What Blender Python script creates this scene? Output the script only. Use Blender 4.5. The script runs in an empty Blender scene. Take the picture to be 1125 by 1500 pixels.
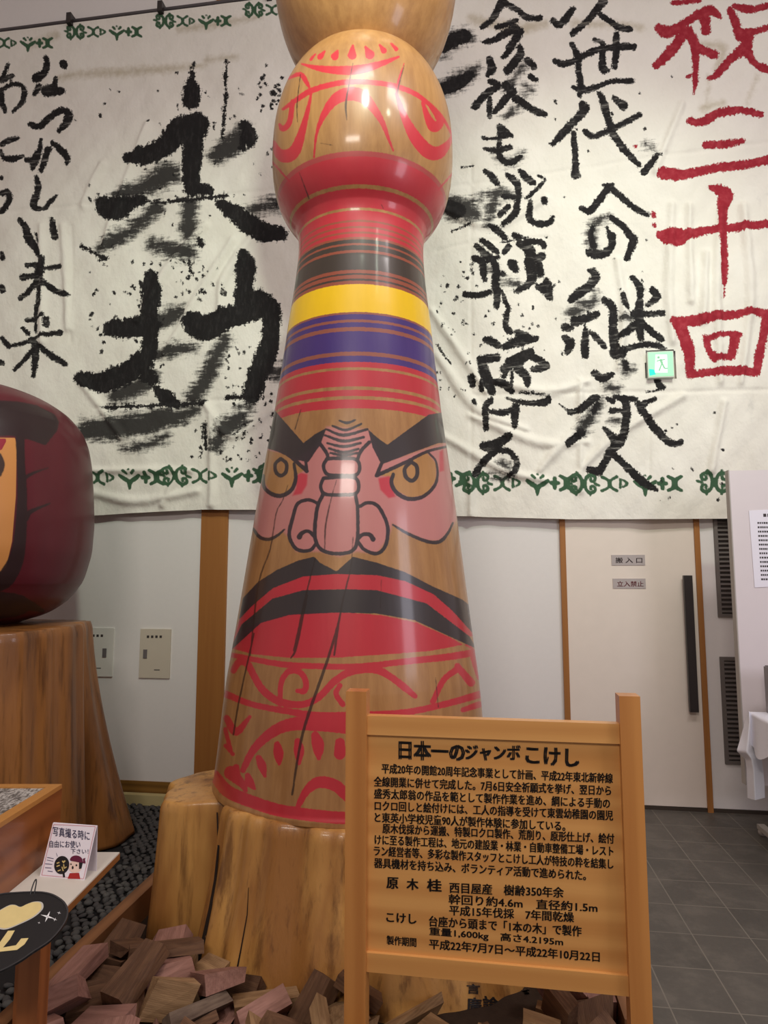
import bpy, bmesh, math, random
import numpy as np
from mathutils import Vector, Matrix
from mathutils.bvhtree import BVHTree

C = bpy.context.scene.collection
SC = bpy.context.scene

# ------------------------------------------------------------------ camera
FPX, PITCH, CAMH = 960.0, math.atan(.105), 1.45
cam_d = bpy.data.cameras.new('camera')
cam_d.sensor_fit = 'VERTICAL'
cam_d.sensor_height = 36.0
cam_d.lens = 36.0 * FPX / 1500.0
cam_d.clip_start = .05
cam = bpy.data.objects.new('camera', cam_d)
C.objects.link(cam)
cam.location = (0, 0, CAMH)
cam.rotation_euler = (math.pi / 2 + PITCH, 0, 0)
SC.camera = cam

# ------------------------------------------------------------------ light and exposure
SC.view_settings.view_transform = 'Standard'
SC.view_settings.look = 'None'
SC.view_settings.gamma = 1.0
SC.view_settings.use_curve_mapping = False
SC.view_settings.exposure = 0.0

world = bpy.data.worlds.new('world')
SC.world = world
world.use_nodes = True
world.node_tree.nodes['Background'].inputs[0].default_value = (1.0, .93, .90, 1)
world.node_tree.nodes['Background'].inputs[1].default_value = .22


def area_lamp(name, loc, target, sx, sy, watt, col):
    d = bpy.data.lights.new(name, 'AREA')
    d.shape = 'RECTANGLE'
    d.size, d.size_y = sx, sy
    d.energy = watt
    d.color = col
    o = bpy.data.objects.new(name, d)
    C.objects.link(o)
    o.location = loc
    o.rotation_euler = (Vector(target) - Vector(loc)).to_track_quat('-Z', 'Y').to_euler()
    return o


def spot_lamp(name, loc, target, watt, ang, blend, col, rad=.12):
    d = bpy.data.lights.new(name, 'SPOT')
    d.energy = watt
    d.spot_size = math.radians(ang)
    d.spot_blend = blend
    d.color = col
    d.shadow_soft_size = rad
    o = bpy.data.objects.new(name, d)
    C.objects.link(o)
    o.location = loc
    o.rotation_euler = (Vector(target) - Vector(loc)).to_track_quat('-Z', 'Y').to_euler()
    return o


GREENISH, WARM, NEUTRAL, COOL = (.87, 1.0, .80), (1.0, .90, .81), (1.0, .92, .91), (.90, .88, 1.0)
area_lamp('ceiling_lamp', (2.2, .6, 5.9), (1.9, 2.6, 0), 1.6, .5, 80, NEUTRAL)
area_lamp('ceiling_lamp', (-.3, .6, 5.9), (-1.6, 3.0, 1), 1.6, .5, 50, NEUTRAL)
area_lamp('ceiling_lamp', (-.9, -2.2, 4.2), (.0, 2.6, 1.1), 1.4, .5, 78, WARM)
area_lamp('side_highlight_lamp', (3.4, .2, 2.3), (.0, 3.0, 1.6), .9, 1.6, 34, COOL)  # unseen source at the right, added for a soft highlight on the kokeshi's edge
spot_lamp('banner_spot', (.1, .5, 5.2), (-1.5, 4.5, 3.1), 420, 54, 1.0, GREENISH)
spot_lamp('banner_spot', (1.5, .4, 5.2), (1.2, 4.2, 3.3), 380, 56, 1.0, GREENISH)

# ------------------------------------------------------------------ photo geometry helpers
FW = np.array([0, math.cos(PITCH), math.sin(PITCH)])
UP = np.array([0, -math.sin(PITCH), math.cos(PITCH)])
RT = np.array([1.0, 0, 0])
CAM = np.array([0, 0, CAMH])


def ray(x, y):
    return FW + ((x - 562.5) / FPX) * RT - ((y - 750) / FPX) * UP


def at_z(x, y, z):
    r = ray(x, y)
    return CAM + r * ((z - CAMH) / r[2])


def at_y(x, y, Y):
    r = ray(x, y)
    return CAM + r * (Y / r[1])


def project(P):
    d = np.asarray(P, float) - CAM
    z = d @ FW
    return 562.5 + FPX * (d @ RT) / z, 750 - FPX * (d @ UP) / z


class Plane:
    """vertical plane: yaw turns it, base is a point on it; u runs right, n runs away from the camera"""
    def __init__(s, yaw, p):
        s.yaw = yaw
        s.u = np.array([math.cos(yaw), -math.sin(yaw), 0])
        s.n = np.array([math.sin(yaw), math.cos(yaw), 0])
        s.p = np.array([p[0], p[1], 0.0])

    def uv(s, x, y, off=0.0):
        r = ray(x, y)
        t = ((s.p - CAM) @ s.n + off) / (r @ s.n)
        P = CAM + r * t - s.p
        return P @ s.u, P[2]

    def at(s, u, z, off=0.0):
        return s.p + s.u * u + s.n * off + np.array([0, 0, z])

    def mat(s):
        return Matrix(((s.u[0], s.n[0], 0, s.p[0]), (s.u[1], s.n[1], 0, s.p[1]), (0, 0, 1, 0), (0, 0, 0, 1)))


WYAW = math.radians(8.0)
WALL = Plane(WYAW, at_z(1040, 1189, 0))      # back wall, u = 0 at the right door post
_wd = WALL.p @ WALL.n


def S(*rgb):
    """sRGB 0-255 to linear rgba"""
    v = [c / 255 for c in rgb]
    return tuple(c / 12.92 if c <= .04045 else ((c + .055) / 1.055) ** 2.4 for c in v) + (1.0,)


# ------------------------------------------------------------------ object helpers
def props(o, label=None, cat=None, group=None, kind=None):
    if label: o['label'] = label
    if cat: o['category'] = cat
    if group: o['group'] = group
    if kind: o['kind'] = kind
    return o


def thing(name, label, cat, loc=(0, 0, 0), yaw=0, group=None):
    o = bpy.data.objects.new(name, None)
    o.empty_display_size = .1
    C.objects.link(o)
    o.location = Vector(loc)
    o.rotation_euler = (0, 0, yaw)
    return props(o, label, cat, group)


def link(name, me, m=None, parent=None, smooth=False):
    o = bpy.data.objects.new(name, me)
    C.objects.link(o)
    if m is not None and not me.materials:
        me.materials.append(m)
    if smooth:
        me.polygons.foreach_set('use_smooth', [True] * len(me.polygons))
    if parent is not None: o.parent = parent
    return o


def obj(name, bm, m, parent=None, smooth=False, bevel=0):
    if bevel:
        bmesh.ops.bevel(bm, geom=[e for e in bm.edges if e.is_manifold and e.calc_face_angle(0) > .5],
                        offset=bevel, segments=2, affect='EDGES', profile=.5)
    bmesh.ops.recalc_face_normals(bm, faces=bm.faces)
    me = bpy.data.meshes.new(name)
    bm.to_mesh(me)
    bm.free()
    return link(name, me, m, parent, smooth)


def struct(o):
    o['kind'] = 'structure'
    return o


def box(bm, x0, x1, y0, y1, z0, z1, M=None):
    vs = [bm.verts.new(p) for p in ((x0, y0, z0), (x1, y0, z0), (x1, y1, z0), (x0, y1, z0),
                                    (x0, y0, z1), (x1, y0, z1), (x1, y1, z1), (x0, y1, z1))]
    for f in ((0, 3, 2, 1), (4, 5, 6, 7), (0, 1, 5, 4), (1, 2, 6, 5), (2, 3, 7, 6), (3, 0, 4, 7)):
        bm.faces.new([vs[i] for i in f])
    if M is not None: bmesh.ops.transform(bm, matrix=M, verts=vs)
    return vs


def prism(bm, poly, d0, d1, conv):
    """extrude a polygon: conv(a, b, depth) gives the point"""
    A = [bm.verts.new(conv(a, b, d0)) for a, b in poly]
    B = [bm.verts.new(conv(a, b, d1)) for a, b in poly]
    bm.faces.new(A)
    bm.faces.new(B[::-1])
    n = len(poly)
    for i in range(n):
        bm.faces.new((A[i], B[i], B[(i + 1) % n], A[(i + 1) % n]))


def grid_mesh(name, P, closed_u=False, cap=False, keep=None):
    """P: array (rows, cols, 3)"""
    R, K = P.shape[:2]
    me = bpy.data.meshes.new(name)
    idx = np.arange(R * K).reshape(R, K)
    nxt = np.roll(idx, -1, 1) if closed_u else idx[:, 1:]
    cur = idx if closed_u else idx[:, :-1]
    q = np.stack([cur[:-1], nxt[:-1], nxt[1:], cur[1:]], -1).reshape(-1, 4)
    if keep is not None: q = q[keep.ravel()[q].all(1)]
    caps = [idx[0][::-1], idx[-1]] if cap else []
    nv, nq = R * K, len(q)
    loops = np.concatenate([q.ravel()] + caps) if cap else q.ravel()
    me.vertices.add(nv)
    me.vertices.foreach_set('co', P.reshape(-1).astype(np.float32))
    me.loops.add(len(loops))
    me.loops.foreach_set('vertex_index', loops.astype(np.int32))
    starts = list(range(0, nq * 4, 4))
    if cap: starts += [nq * 4, nq * 4 + K]
    me.polygons.add(len(starts))
    me.polygons.foreach_set('loop_start', starts)
    me.update(calc_edges=True)
    me.validate()
    return me


def put_attr(me, name, vals):
    a = me.attributes.new(name, 'FLOAT', 'POINT')
    a.data.foreach_set('value', np.asarray(vals, np.float32).ravel())


# ------------------------------------------------------------------ materials
class NT:
    def __init__(s, name):
        s.m = bpy.data.materials.new(name)
        s.m.use_nodes = True
        s.t = s.m.node_tree
        s.b = s.t.nodes['Principled BSDF']

    def n(s, kind, **kw):
        nd = s.t.nodes.new('ShaderNode' + kind)
        for k, v in kw.items():
            if k in nd.inputs: nd.inputs[k].default_value = v
            else: setattr(nd, k, v)
        return nd

    def l(s, a, b): s.t.links.new(a, b)

    def val(s, x, sock):
        if isinstance(x, (int, float, tuple)): sock.default_value = x
        else: s.l(x, sock)

    def math(s, op, a, b=0.0, clamp=False):
        nd = s.n('Math', operation=op, use_clamp=clamp)
        s.val(a, nd.inputs[0]); s.val(b, nd.inputs[1])
        return nd.outputs[0]

    def mix(s, f, a, b):
        nd = s.n('Mix', data_type='RGBA')
        s.val(f, nd.inputs[0]); s.val(a, nd.inputs[6]); s.val(b, nd.inputs[7])
        return nd.outputs[2]

    def attr(s, name): return s.n('Attribute', attribute_name=name).outputs['Fac']

    def coord(s, scale=(1, 1, 1), rot=(0, 0, 0)):
        tc = s.n('TexCoord')
        mp = s.n('Mapping')
        mp.inputs['Scale'].default_value = scale
        mp.inputs['Rotation'].default_value = rot
        s.l(tc.outputs['Object'], mp.inputs['Vector'])
        return mp.outputs[0]

    def noise(s, scale, vec=None, detail=3.0, rough=.55):
        nd = s.n('TexNoise')
        nd.inputs['Scale'].default_value = scale
        nd.inputs['Detail'].default_value = detail
        nd.inputs['Roughness'].default_value = rough
        s.l(vec if vec is not None else s.coord(), nd.inputs['Vector'])
        return nd.outputs['Fac']

    def sstep(s, v, lo, hi):
        nd = s.n('MapRange', interpolation_type='SMOOTHSTEP')
        s.val(v, nd.inputs[0])
        nd.inputs[1].default_value, nd.inputs[2].default_value = lo, hi
        return nd.outputs[0]

    def bump(s, h, strength, dist=.01):
        nd = s.n('Bump')
        nd.inputs['Strength'].default_value = strength
        nd.inputs['Distance'].default_value = dist
        s.l(h, nd.inputs['Height'])
        s.l(nd.outputs[0], s.b.inputs['Normal'])

    def done(s, col, rough=.6, spec=.5, coat=0):
        s.val(col, s.b.inputs['Base Color'])
        s.val(rough, s.b.inputs['Roughness'])
        s.b.inputs['Specular IOR Level'].default_value = spec
        if coat:
            s.b.inputs['Coat Weight'].default_value = coat
            s.b.inputs['Coat Roughness'].default_value = .12
        return s.m


def flat(name, col, rough=.6, spec=.4, var=.08, scale=9.0, bump=0.0):
    t = NT(name)
    n = t.noise(scale)
    c2 = tuple(c * (1 - var * 2.2) for c in col[:3]) + (1,)
    if bump: t.bump(t.noise(scale * 6), bump, .004)
    return t.done(t.mix(n, c2, tuple(min(1, c * (1 + var)) for c in col[:3]) + (1,)), rough, spec)


def wood(name, light, dark, axis=2, scale=7.0, stretch=.06, rough=.42, coat=0.0, rings=.35, bump=.15):
    t = NT(name)
    sc = [1, 1, 1]
    sc[axis] = stretch
    v = t.coord(tuple(sc))
    n1 = t.noise(scale * 3.2, v, 5, .6)
    n2 = t.noise(scale * .7, v, 2, .5)
    wv = t.n('TexWave', wave_type='BANDS', bands_direction='X' if axis != 0 else 'Z')
    wv.inputs['Scale'].default_value = scale * .8
    wv.inputs['Distortion'].default_value = 7
    wv.inputs['Detail'].default_value = 3
    t.l(v, wv.inputs['Vector'])
    f = t.math('ADD', t.math('MULTIPLY', n1, .55), t.math('MULTIPLY', wv.outputs['Fac'], rings))
    f = t.sstep(t.math('ADD', f, t.math('MULTIPLY', n2, .35)), .25, .95)
    t.bump(n1, bump, .003)
    return t.done(t.mix(f, dark, light), rough, .45, coat)


def emit(name, col, st):
    t = NT(name)
    t.b.inputs['Emission Color'].default_value = col
    t.b.inputs['Emission Strength'].default_value = st
    return t.done(col, .4)


# ------------------------------------------------------------------ painted line work: signed distance fields (photo pixels)
class Field:
    def __init__(s, x0, y0, x1, y1, step=1.0):
        s.x0, s.y0, s.st = x0, y0, step
        s.w, s.h = int((x1 - x0) / step) + 1, int((y1 - y0) / step) + 1
        s.a = np.full((s.h, s.w), -30.0, np.float32)

    def win(s, xa, ya, xb, yb):
        i0, i1 = max(0, int((xa - s.x0) / s.st)), min(s.w, int((xb - s.x0) / s.st) + 2)
        j0, j1 = max(0, int((ya - s.y0) / s.st)), min(s.h, int((yb - s.y0) / s.st) + 2)
        if i1 <= i0 or j1 <= j0: return None
        X = s.x0 + np.arange(i0, i1) * s.st
        Y = s.y0 + np.arange(j0, j1) * s.st
        return (slice(j0, j1), slice(i0, i1)), X[None, :], Y[:, None]

    def seg(s, a, b, m=14):
        r = max(a[2], b[2]) + m
        w = s.win(min(a[0], b[0]) - r, min(a[1], b[1]) - r, max(a[0], b[0]) + r, max(a[1], b[1]) + r)
        if w is None: return
        sl, X, Y = w
        dx, dy = b[0] - a[0], b[1] - a[1]
        L = dx * dx + dy * dy
        t = np.clip(((X - a[0]) * dx + (Y - a[1]) * dy) / L, 0, 1) if L > 1e-9 else 0 * X * Y
        v = a[2] + (b[2] - a[2]) * t - np.hypot(X - a[0] - t * dx, Y - a[1] - t * dy)
        s.a[sl] = np.maximum(s.a[sl], v)

    def stroke(s, pts):
        if len(pts) == 1: pts = pts * 2
        if len(pts) > 2:
            P = np.array(pts, float)
            Q = np.vstack([2 * P[0] - P[1], P, 2 * P[-1] - P[-2]])
            out = []
            for i in range(1, len(Q) - 2):
                for t in np.linspace(0, 1, 5)[:-1]:
                    a, b, c, d = Q[i - 1:i + 3]
                    out.append(.5 * (2 * b + (c - a) * t + (2 * a - 5 * b + 4 * c - d) * t * t + (3 * b - a - 3 * c + d) * t ** 3))
            pts = [tuple(p) for p in out] + [tuple(P[-1])]
        for a, b in zip(pts, pts[1:]): s.seg(a, b)

    def poly(s, pts, m=14):
        P = np.array(pts, float)
        w = s.win(P[:, 0].min() - m, P[:, 1].min() - m, P[:, 0].max() + m, P[:, 1].max() + m)
        if w is None: return
        sl, X, Y = w
        X, Y = np.broadcast_arrays(X, Y)
        ins = np.zeros(X.shape, bool)
        dist = np.full(X.shape, 1e9)
        for (ax, ay), (bx, by) in zip(P, np.roll(P, -1, 0)):
            c = ((ay > Y) != (by > Y)) & (X < (bx - ax) * (Y - ay) / ((by - ay) or 1e-9) + ax)
            ins ^= c
            dx, dy = bx - ax, by - ay
            t = np.clip(((X - ax) * dx + (Y - ay) * dy) / (dx * dx + dy * dy + 1e-9), 0, 1)
            dist = np.minimum(dist, np.hypot(X - ax - t * dx, Y - ay - t * dy))
        s.a[sl] = np.maximum(s.a[sl], np.where(ins, dist, -dist))

    def sample(s, x, y):
        fx = np.clip((x - s.x0) / s.st, 0, s.w - 1.001)
        fy = np.clip((y - s.y0) / s.st, 0, s.h - 1.001)
        i, j = fx.astype(int), fy.astype(int)
        u, v = fx - i, fy - j
        A = s.a
        return (A[j, i] * (1 - u) + A[j, i + 1] * u) * (1 - v) + (A[j + 1, i] * (1 - u) + A[j + 1, i + 1] * u) * v


def pts_of(txt, ox=0, oy=0, s=1.0, dw=10):
    out = []
    for tok in txt.split():
        v = [float(q) for q in tok.split(',')]
        w = v[2] if len(v) > 2 else dw
        out.append((ox + v[0] / s, oy + v[1] / s, w / 2 / s))
    return out


def draw(block, wet, dry=None):
    ox, oy, s, txt = block
    for st in txt.split('|'):
        st = st.strip()
        if not st: continue
        if st[0] == '~': (dry or wet).stroke(pts_of(st[1:], ox, oy, s))
        elif st[0] == '#': wet.poly([p[:2] for p in pts_of(st[1:], ox, oy, s)])
        else: wet.stroke(pts_of(st, ox, oy, s))


def text_mesh(body, bold=0.0, res=2):
    cu = bpy.data.curves.new('lettering', 'FONT')
    cu.body = body
    cu.size = 1.0
    cu.offset = bold
    cu.resolution_u = res
    o = bpy.data.objects.new('lettering', cu)
    C.objects.link(o)
    bpy.context.view_layer.update()
    me = bpy.data.meshes.new_from_object(o.evaluated_get(bpy.context.evaluated_depsgraph_get()))
    bpy.data.objects.remove(o)
    V = np.empty(len(me.vertices) * 3, np.float32)
    me.vertices.foreach_get('co', V)
    V = V.reshape(-1, 3)
    F = [tuple(p.vertices) for p in me.polygons]
    bpy.data.meshes.remove(me)
    return V, F


def lines_mesh(name, rows, conv, bold=.012, res=2):
    """rows: (text, x0, y0, x1, y1, height) along a base direction in some 2-D frame; conv maps (x, y) to 3-D. y runs down."""
    VV, FF = [], []
    for body, x0, y0, x1, y1, h in rows:
        V, F = text_mesh(body, 0.0, res)
        if not len(V): continue
        lo, hi = V[:, 0].min(), V[:, 0].max()
        b0, b1 = V[:, 1].min(), V[:, 1].max()
        t = (V[:, 0] - lo) / max(hi - lo, 1e-6)
        q = (V[:, 1] - (b0 + b1) / 2) / max(b1 - b0, 1e-6)
        d = bold * h
        for ox, oy in (((0, 0),) if d == 0 else ((-d, -d * .6), (d, -d * .6), (-d, d * .6), (d, d * .6))):   # overlapping passes of the same brush
            X = x0 + (x1 - x0) * t + ox
            Y = y0 + (y1 - y0) * t - q * h + oy
            base = len(VV)
            VV += [tuple(conv(a, b)) for a, b in zip(X, Y)]
            FF += [tuple(i + base for i in f) for f in F]
    me = bpy.data.meshes.new(name)
    me.from_pydata(VV, [], FF)
    me.update()
    return me

# ------------------------------------------------------------------ the room
M_wall = flat('wall_paint', S(226, 222, 220), .85, .2, .015, 30, .08)
M_upper = flat('upper_wall_paint', S(224, 212, 208), .85, .2, .02, 6)
M_ceil = flat('ceiling_paint', S(225, 220, 216), .9, .2, .02, 5)
M_trimwood = wood('trim_wood', S(176, 120, 60), S(152, 98, 46), 2, 9, .04, .5, 0, .04)
M_basewood = wood('base_wood', S(140, 100, 44), S(108, 74, 30), 0, 9, .05, .5)
M_dark = flat('dark_strip', S(62, 52, 44), .6)
M_pale = flat('pale_sill', S(196, 180, 130), .6, .3, .05)
M_metal_dark = flat('dark_bronze', S(48, 42, 42), .35, .5, .05)
M_rod = flat('rod_grey', S(92, 88, 90), .5)


def tile_material():
    t = NT('floor_tiles')
    tc = t.n('TexCoord')
    br = t.n('TexBrick', offset=0.0, squash=1.0)
    mp = t.n('Mapping')
    mp.inputs['Location'].default_value = (.13, .02, 0)
    t.l(tc.outputs['Object'], mp.inputs['Vector'])
    t.l(mp.outputs[0], br.inputs['Vector'])
    br.inputs['Scale'].default_value = 1.0
    br.inputs['Brick Width'].default_value = .225
    br.inputs['Row Height'].default_value = .253
    br.inputs['Mortar Size'].default_value = .0028
    br.inputs['Mortar Smooth'].default_value = .3
    br.inputs['Color1'].default_value = S(74, 71, 66)
    br.inputs['Color2'].default_value = S(86, 82, 76)
    br.inputs['Mortar'].default_value = S(122, 117, 106)
    n1 = t.noise(5.5, t.coord(), 6, .65)
    n2 = t.noise(60, t.coord(), 4, .6)
    f = t.math('ADD', t.sstep(n1, .42, .72), t.math('MULTIPLY', n2, .5))
    col = t.mix(f, br.outputs['Color'], S(118, 112, 102))
    t.bump(n2, .12, .003)
    return t.done(t.mix(.55, col, br.outputs['Color']), .5, .45)


def wallbox(name, m, u0, u1, z0, z1, o0, o1, bevel=0, parent=None):
    bm = bmesh.new()
    box(bm, u0, u1, o0, o1, z0, z1)
    o = obj(name, bm, m, parent, bevel=bevel)
    if parent is None: o.matrix_world = WALL.mat()
    return o


ZC = 7.3
GZ = -.09                                            # the gravel bed lies lower than the tiled floor
e0u = float((at_z(-14, 1497, .125) - WALL.p) @ WALL.u)
struct(wallbox('floor', tile_material(), e0u + .01, 3.6, -.3, 0, -7.0, .0))
struct(wallbox('wall_back', M_wall, -6.5, 3.6, -.3, ZC, 0, .2))
struct(wallbox('wall_left', M_upper, -6.7, -6.5, -.3, ZC, -7.0, .2))
struct(wallbox('wall_right', M_upper, 3.6, 3.8, 0, ZC, -7.0, .2))
struct(wallbox('ceiling', M_ceil, -6.5, 3.6, ZC, ZC + .2, -7.0, .2))

uA = WALL.uv(296.9, 749)[0]; uB = WALL.uv(335.5, 749)[0]
struct(wallbox('trim_1', M_trimwood, uA, uB, -.25, 6.2, -.02, 0, .003))
bz1 = WALL.uv(215, 1144)[1]; bz0 = WALL.uv(215, 1160)[1]
struct(wallbox('baseboard_left', M_basewood, -6.5, uA, bz0 - .03, bz1, -.012, 0))
struct(wallbox('trim_2', M_pale, -6.5, e0u, GZ - .1, bz0, -.075, -.022, .004))
dL0 = WALL.uv(819, 763)[0]; dL1 = WALL.uv(827, 763)[0]
dR0 = WALL.uv(1014.6, 763)[0]; dR1 = WALL.uv(1022.5, 763)[0]
for k, (a, b) in enumerate(((dL0, dL1), (dR0, dR1))):
    struct(wallbox('trim_%d' % (3 + k), M_trimwood, a, b, 0, 3.0, -.022, 0, .003))
struct(wallbox('baseboard_back', M_dark, e0u + .01, 3.6, 0, .022, -.012, 0))

# sliding door: slab, long bar handle, two lettered plates
M_door = flat('door_paint', S(228, 216, 205), .7, .3, .02, 12)
door = wallbox('door_1', M_door, dL1, dR0, .025, 2.95, -.008, 0)
struct(door)
hx0, hz1 = WALL.uv(1000, 843); hx1, hz0 = WALL.uv(1016, 1041)
hx0, hx1 = WALL.uv(997.5, 843)[0], WALL.uv(1010, 843)[0]
bm = bmesh.new()
box(bm, hx0, hx1, -.058, -.030, hz0, hz1)
box(bm, hx0 + .012, hx1 - .012, -.032, -.008, hz1 - .12, hz1 - .06)
box(bm, hx0 + .012, hx1 - .012, -.032, -.008, hz0 + .06, hz0 + .12)
h = obj('handle', bm, M_metal_dark, door, bevel=.004)
h['label'] = 'long dark bar handle'
M_plate = flat('plate_grey', S(176, 166, 164), .4, .5, .03)
M_ink_grey = flat('plate_print', S(70, 56, 58), .5)
M_ink_redbrown = flat('plate_red_print', S(134, 70, 74), .5)
for name, x0, y0, x1, y1, body, ty, mk, tx in (
        ('entry_plate', 895, 813, 944.5, 828, '搬 入 口', 820.7, M_ink_grey, (901, 940)),
        ('warning_plate', 897, 847.5, 945.5, 862, '立入禁止', 855.3, M_ink_redbrown, (903.5, 942))):
    a, b = WALL.uv(x0, y0), WALL.uv(x1, y1)
    bm = bmesh.new()
    box(bm, a[0], b[0], -.012, -.008, b[1], a[1])
    pl = obj(name, bm, M_plate, door)
    rows = [(body, tx[0], ty, tx[1], ty, 8.0)]
    me = lines_mesh('lettering', rows, lambda x, y: (WALL.uv(x, y)[0], -.0128, WALL.uv(x, y)[1]), .02)
    link('lettering', me, mk, pl)

# two louvred vents right of the door
M_vent = flat('vent_brown', S(104, 97, 93), .5, .4, .05)
M_vent_in = flat('vent_shadow_gap', S(72, 66, 63), .8)


def vent(label, x0, y0, x1, z0, z1):
    u0 = WALL.uv(x0, y0)[0]; u1 = u0 + x1
    t = thing('vent_grille', label, 'vent', group='wall vents right of the door')
    t.matrix_world = WALL.mat()
    bm = bmesh.new()
    fr = .022
    box(bm, u0, u1, -.016, 0, z0, z0 + fr); box(bm, u0, u1, -.016, 0, z1 - fr, z1)
    box(bm, u0, u0 + fr, -.016, 0, z0 + fr, z1 - fr); box(bm, u1 - fr, u1, -.016, 0, z0 + fr, z1 - fr)
    obj('frame', bm, M_vent, t)
    bm = bmesh.new()
    box(bm, u0 + fr, u1 - fr, -.002, 0, z0 + fr, z1 - fr)
    obj('backing', bm, M_vent_in, t)
    bm = bmesh.new()
    n = int((z1 - z0) / .030)
    for i in range(n):
        zz = z0 + fr + (i + .5) * (z1 - z0 - 2 * fr) / n
        M = Matrix.Translation((0, -.009, zz)) @ Matrix.Rotation(math.radians(38), 4, 'X')
        box(bm, u0 + fr, u1 - fr, -.009, .009, -.0025, .0025, M)
    obj('slats', bm, M_vent, t)


zt = WALL.uv(1060, 904)[1]
vent('brown louvred vent partly tucked up under the hem of the cloth banner', 1044, 762, .42, zt, 2.75)
vent('brown louvred vent low on the wall beside the white draped table', 1053.5, 962, .42, WALL.uv(1075, 1119)[1], WALL.uv(1060, 962)[1])

# two small white cabinet covers on the wall at the left
M_cover = flat('cover_white', S(222, 220, 214), .5, .4, .02)
M_cover_b = flat('cover_cream', S(204, 194, 178), .5, .4, .02)
M_latch = flat('latch_grey', S(112, 106, 108), .4)
M_smallprint = flat('small_print', S(60, 54, 54), .6)
for (x0, y0, x1, y1, lx, label, mc) in (
        (123, 919.5, 165, 991, 154.5, 'white flush wall cover half hidden behind the tall stump', M_cover),
        (207, 921, 249, 993.5, 214, 'cream flush wall cover between the stump and the wooden post', M_cover_b)):
    t = thing('wall_cover', label, 'wall cover')
    t.matrix_world = WALL.mat()
    a, b = WALL.uv(x0, y0), WALL.uv(x1, y1)
    bm = bmesh.new()
    box(bm, a[0], b[0], -.012, 0, b[1], a[1])
    obj('plate', bm, mc, t, bevel=.003)
    bm = bmesh.new()
    c0, c1 = WALL.uv(lx - 2.5, y0 + 30), WALL.uv(lx + 2.5, y0 + 43)
    box(bm, c0[0], c1[0], -.017, -.011, c1[1], c0[1])
    obj('latch', bm, M_latch, t)
    bm = bmesh.new()
    cx = (x0 + x1) / 2 + (0 if x0 > 200 else -2)
    for k in range(4):
        c = WALL.uv(cx - 10 + k * 6.2, y0 + 11.5)
        box(bm, c[0] - .009, c[0] + .009, -.0128, -.0118, c[1] - .009, c[1] + .009)
    obj('lettering', bm, M_smallprint, t)
    bm = bmesh.new()
    c = WALL.uv(cx + 3, y1 - 12.5)
    box(bm, c[0] - .022, c[0] + .022, -.0128, -.0118, c[1] - .003, c[1] + .003)
    obj('small_line', bm, M_smallprint, t)

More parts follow.
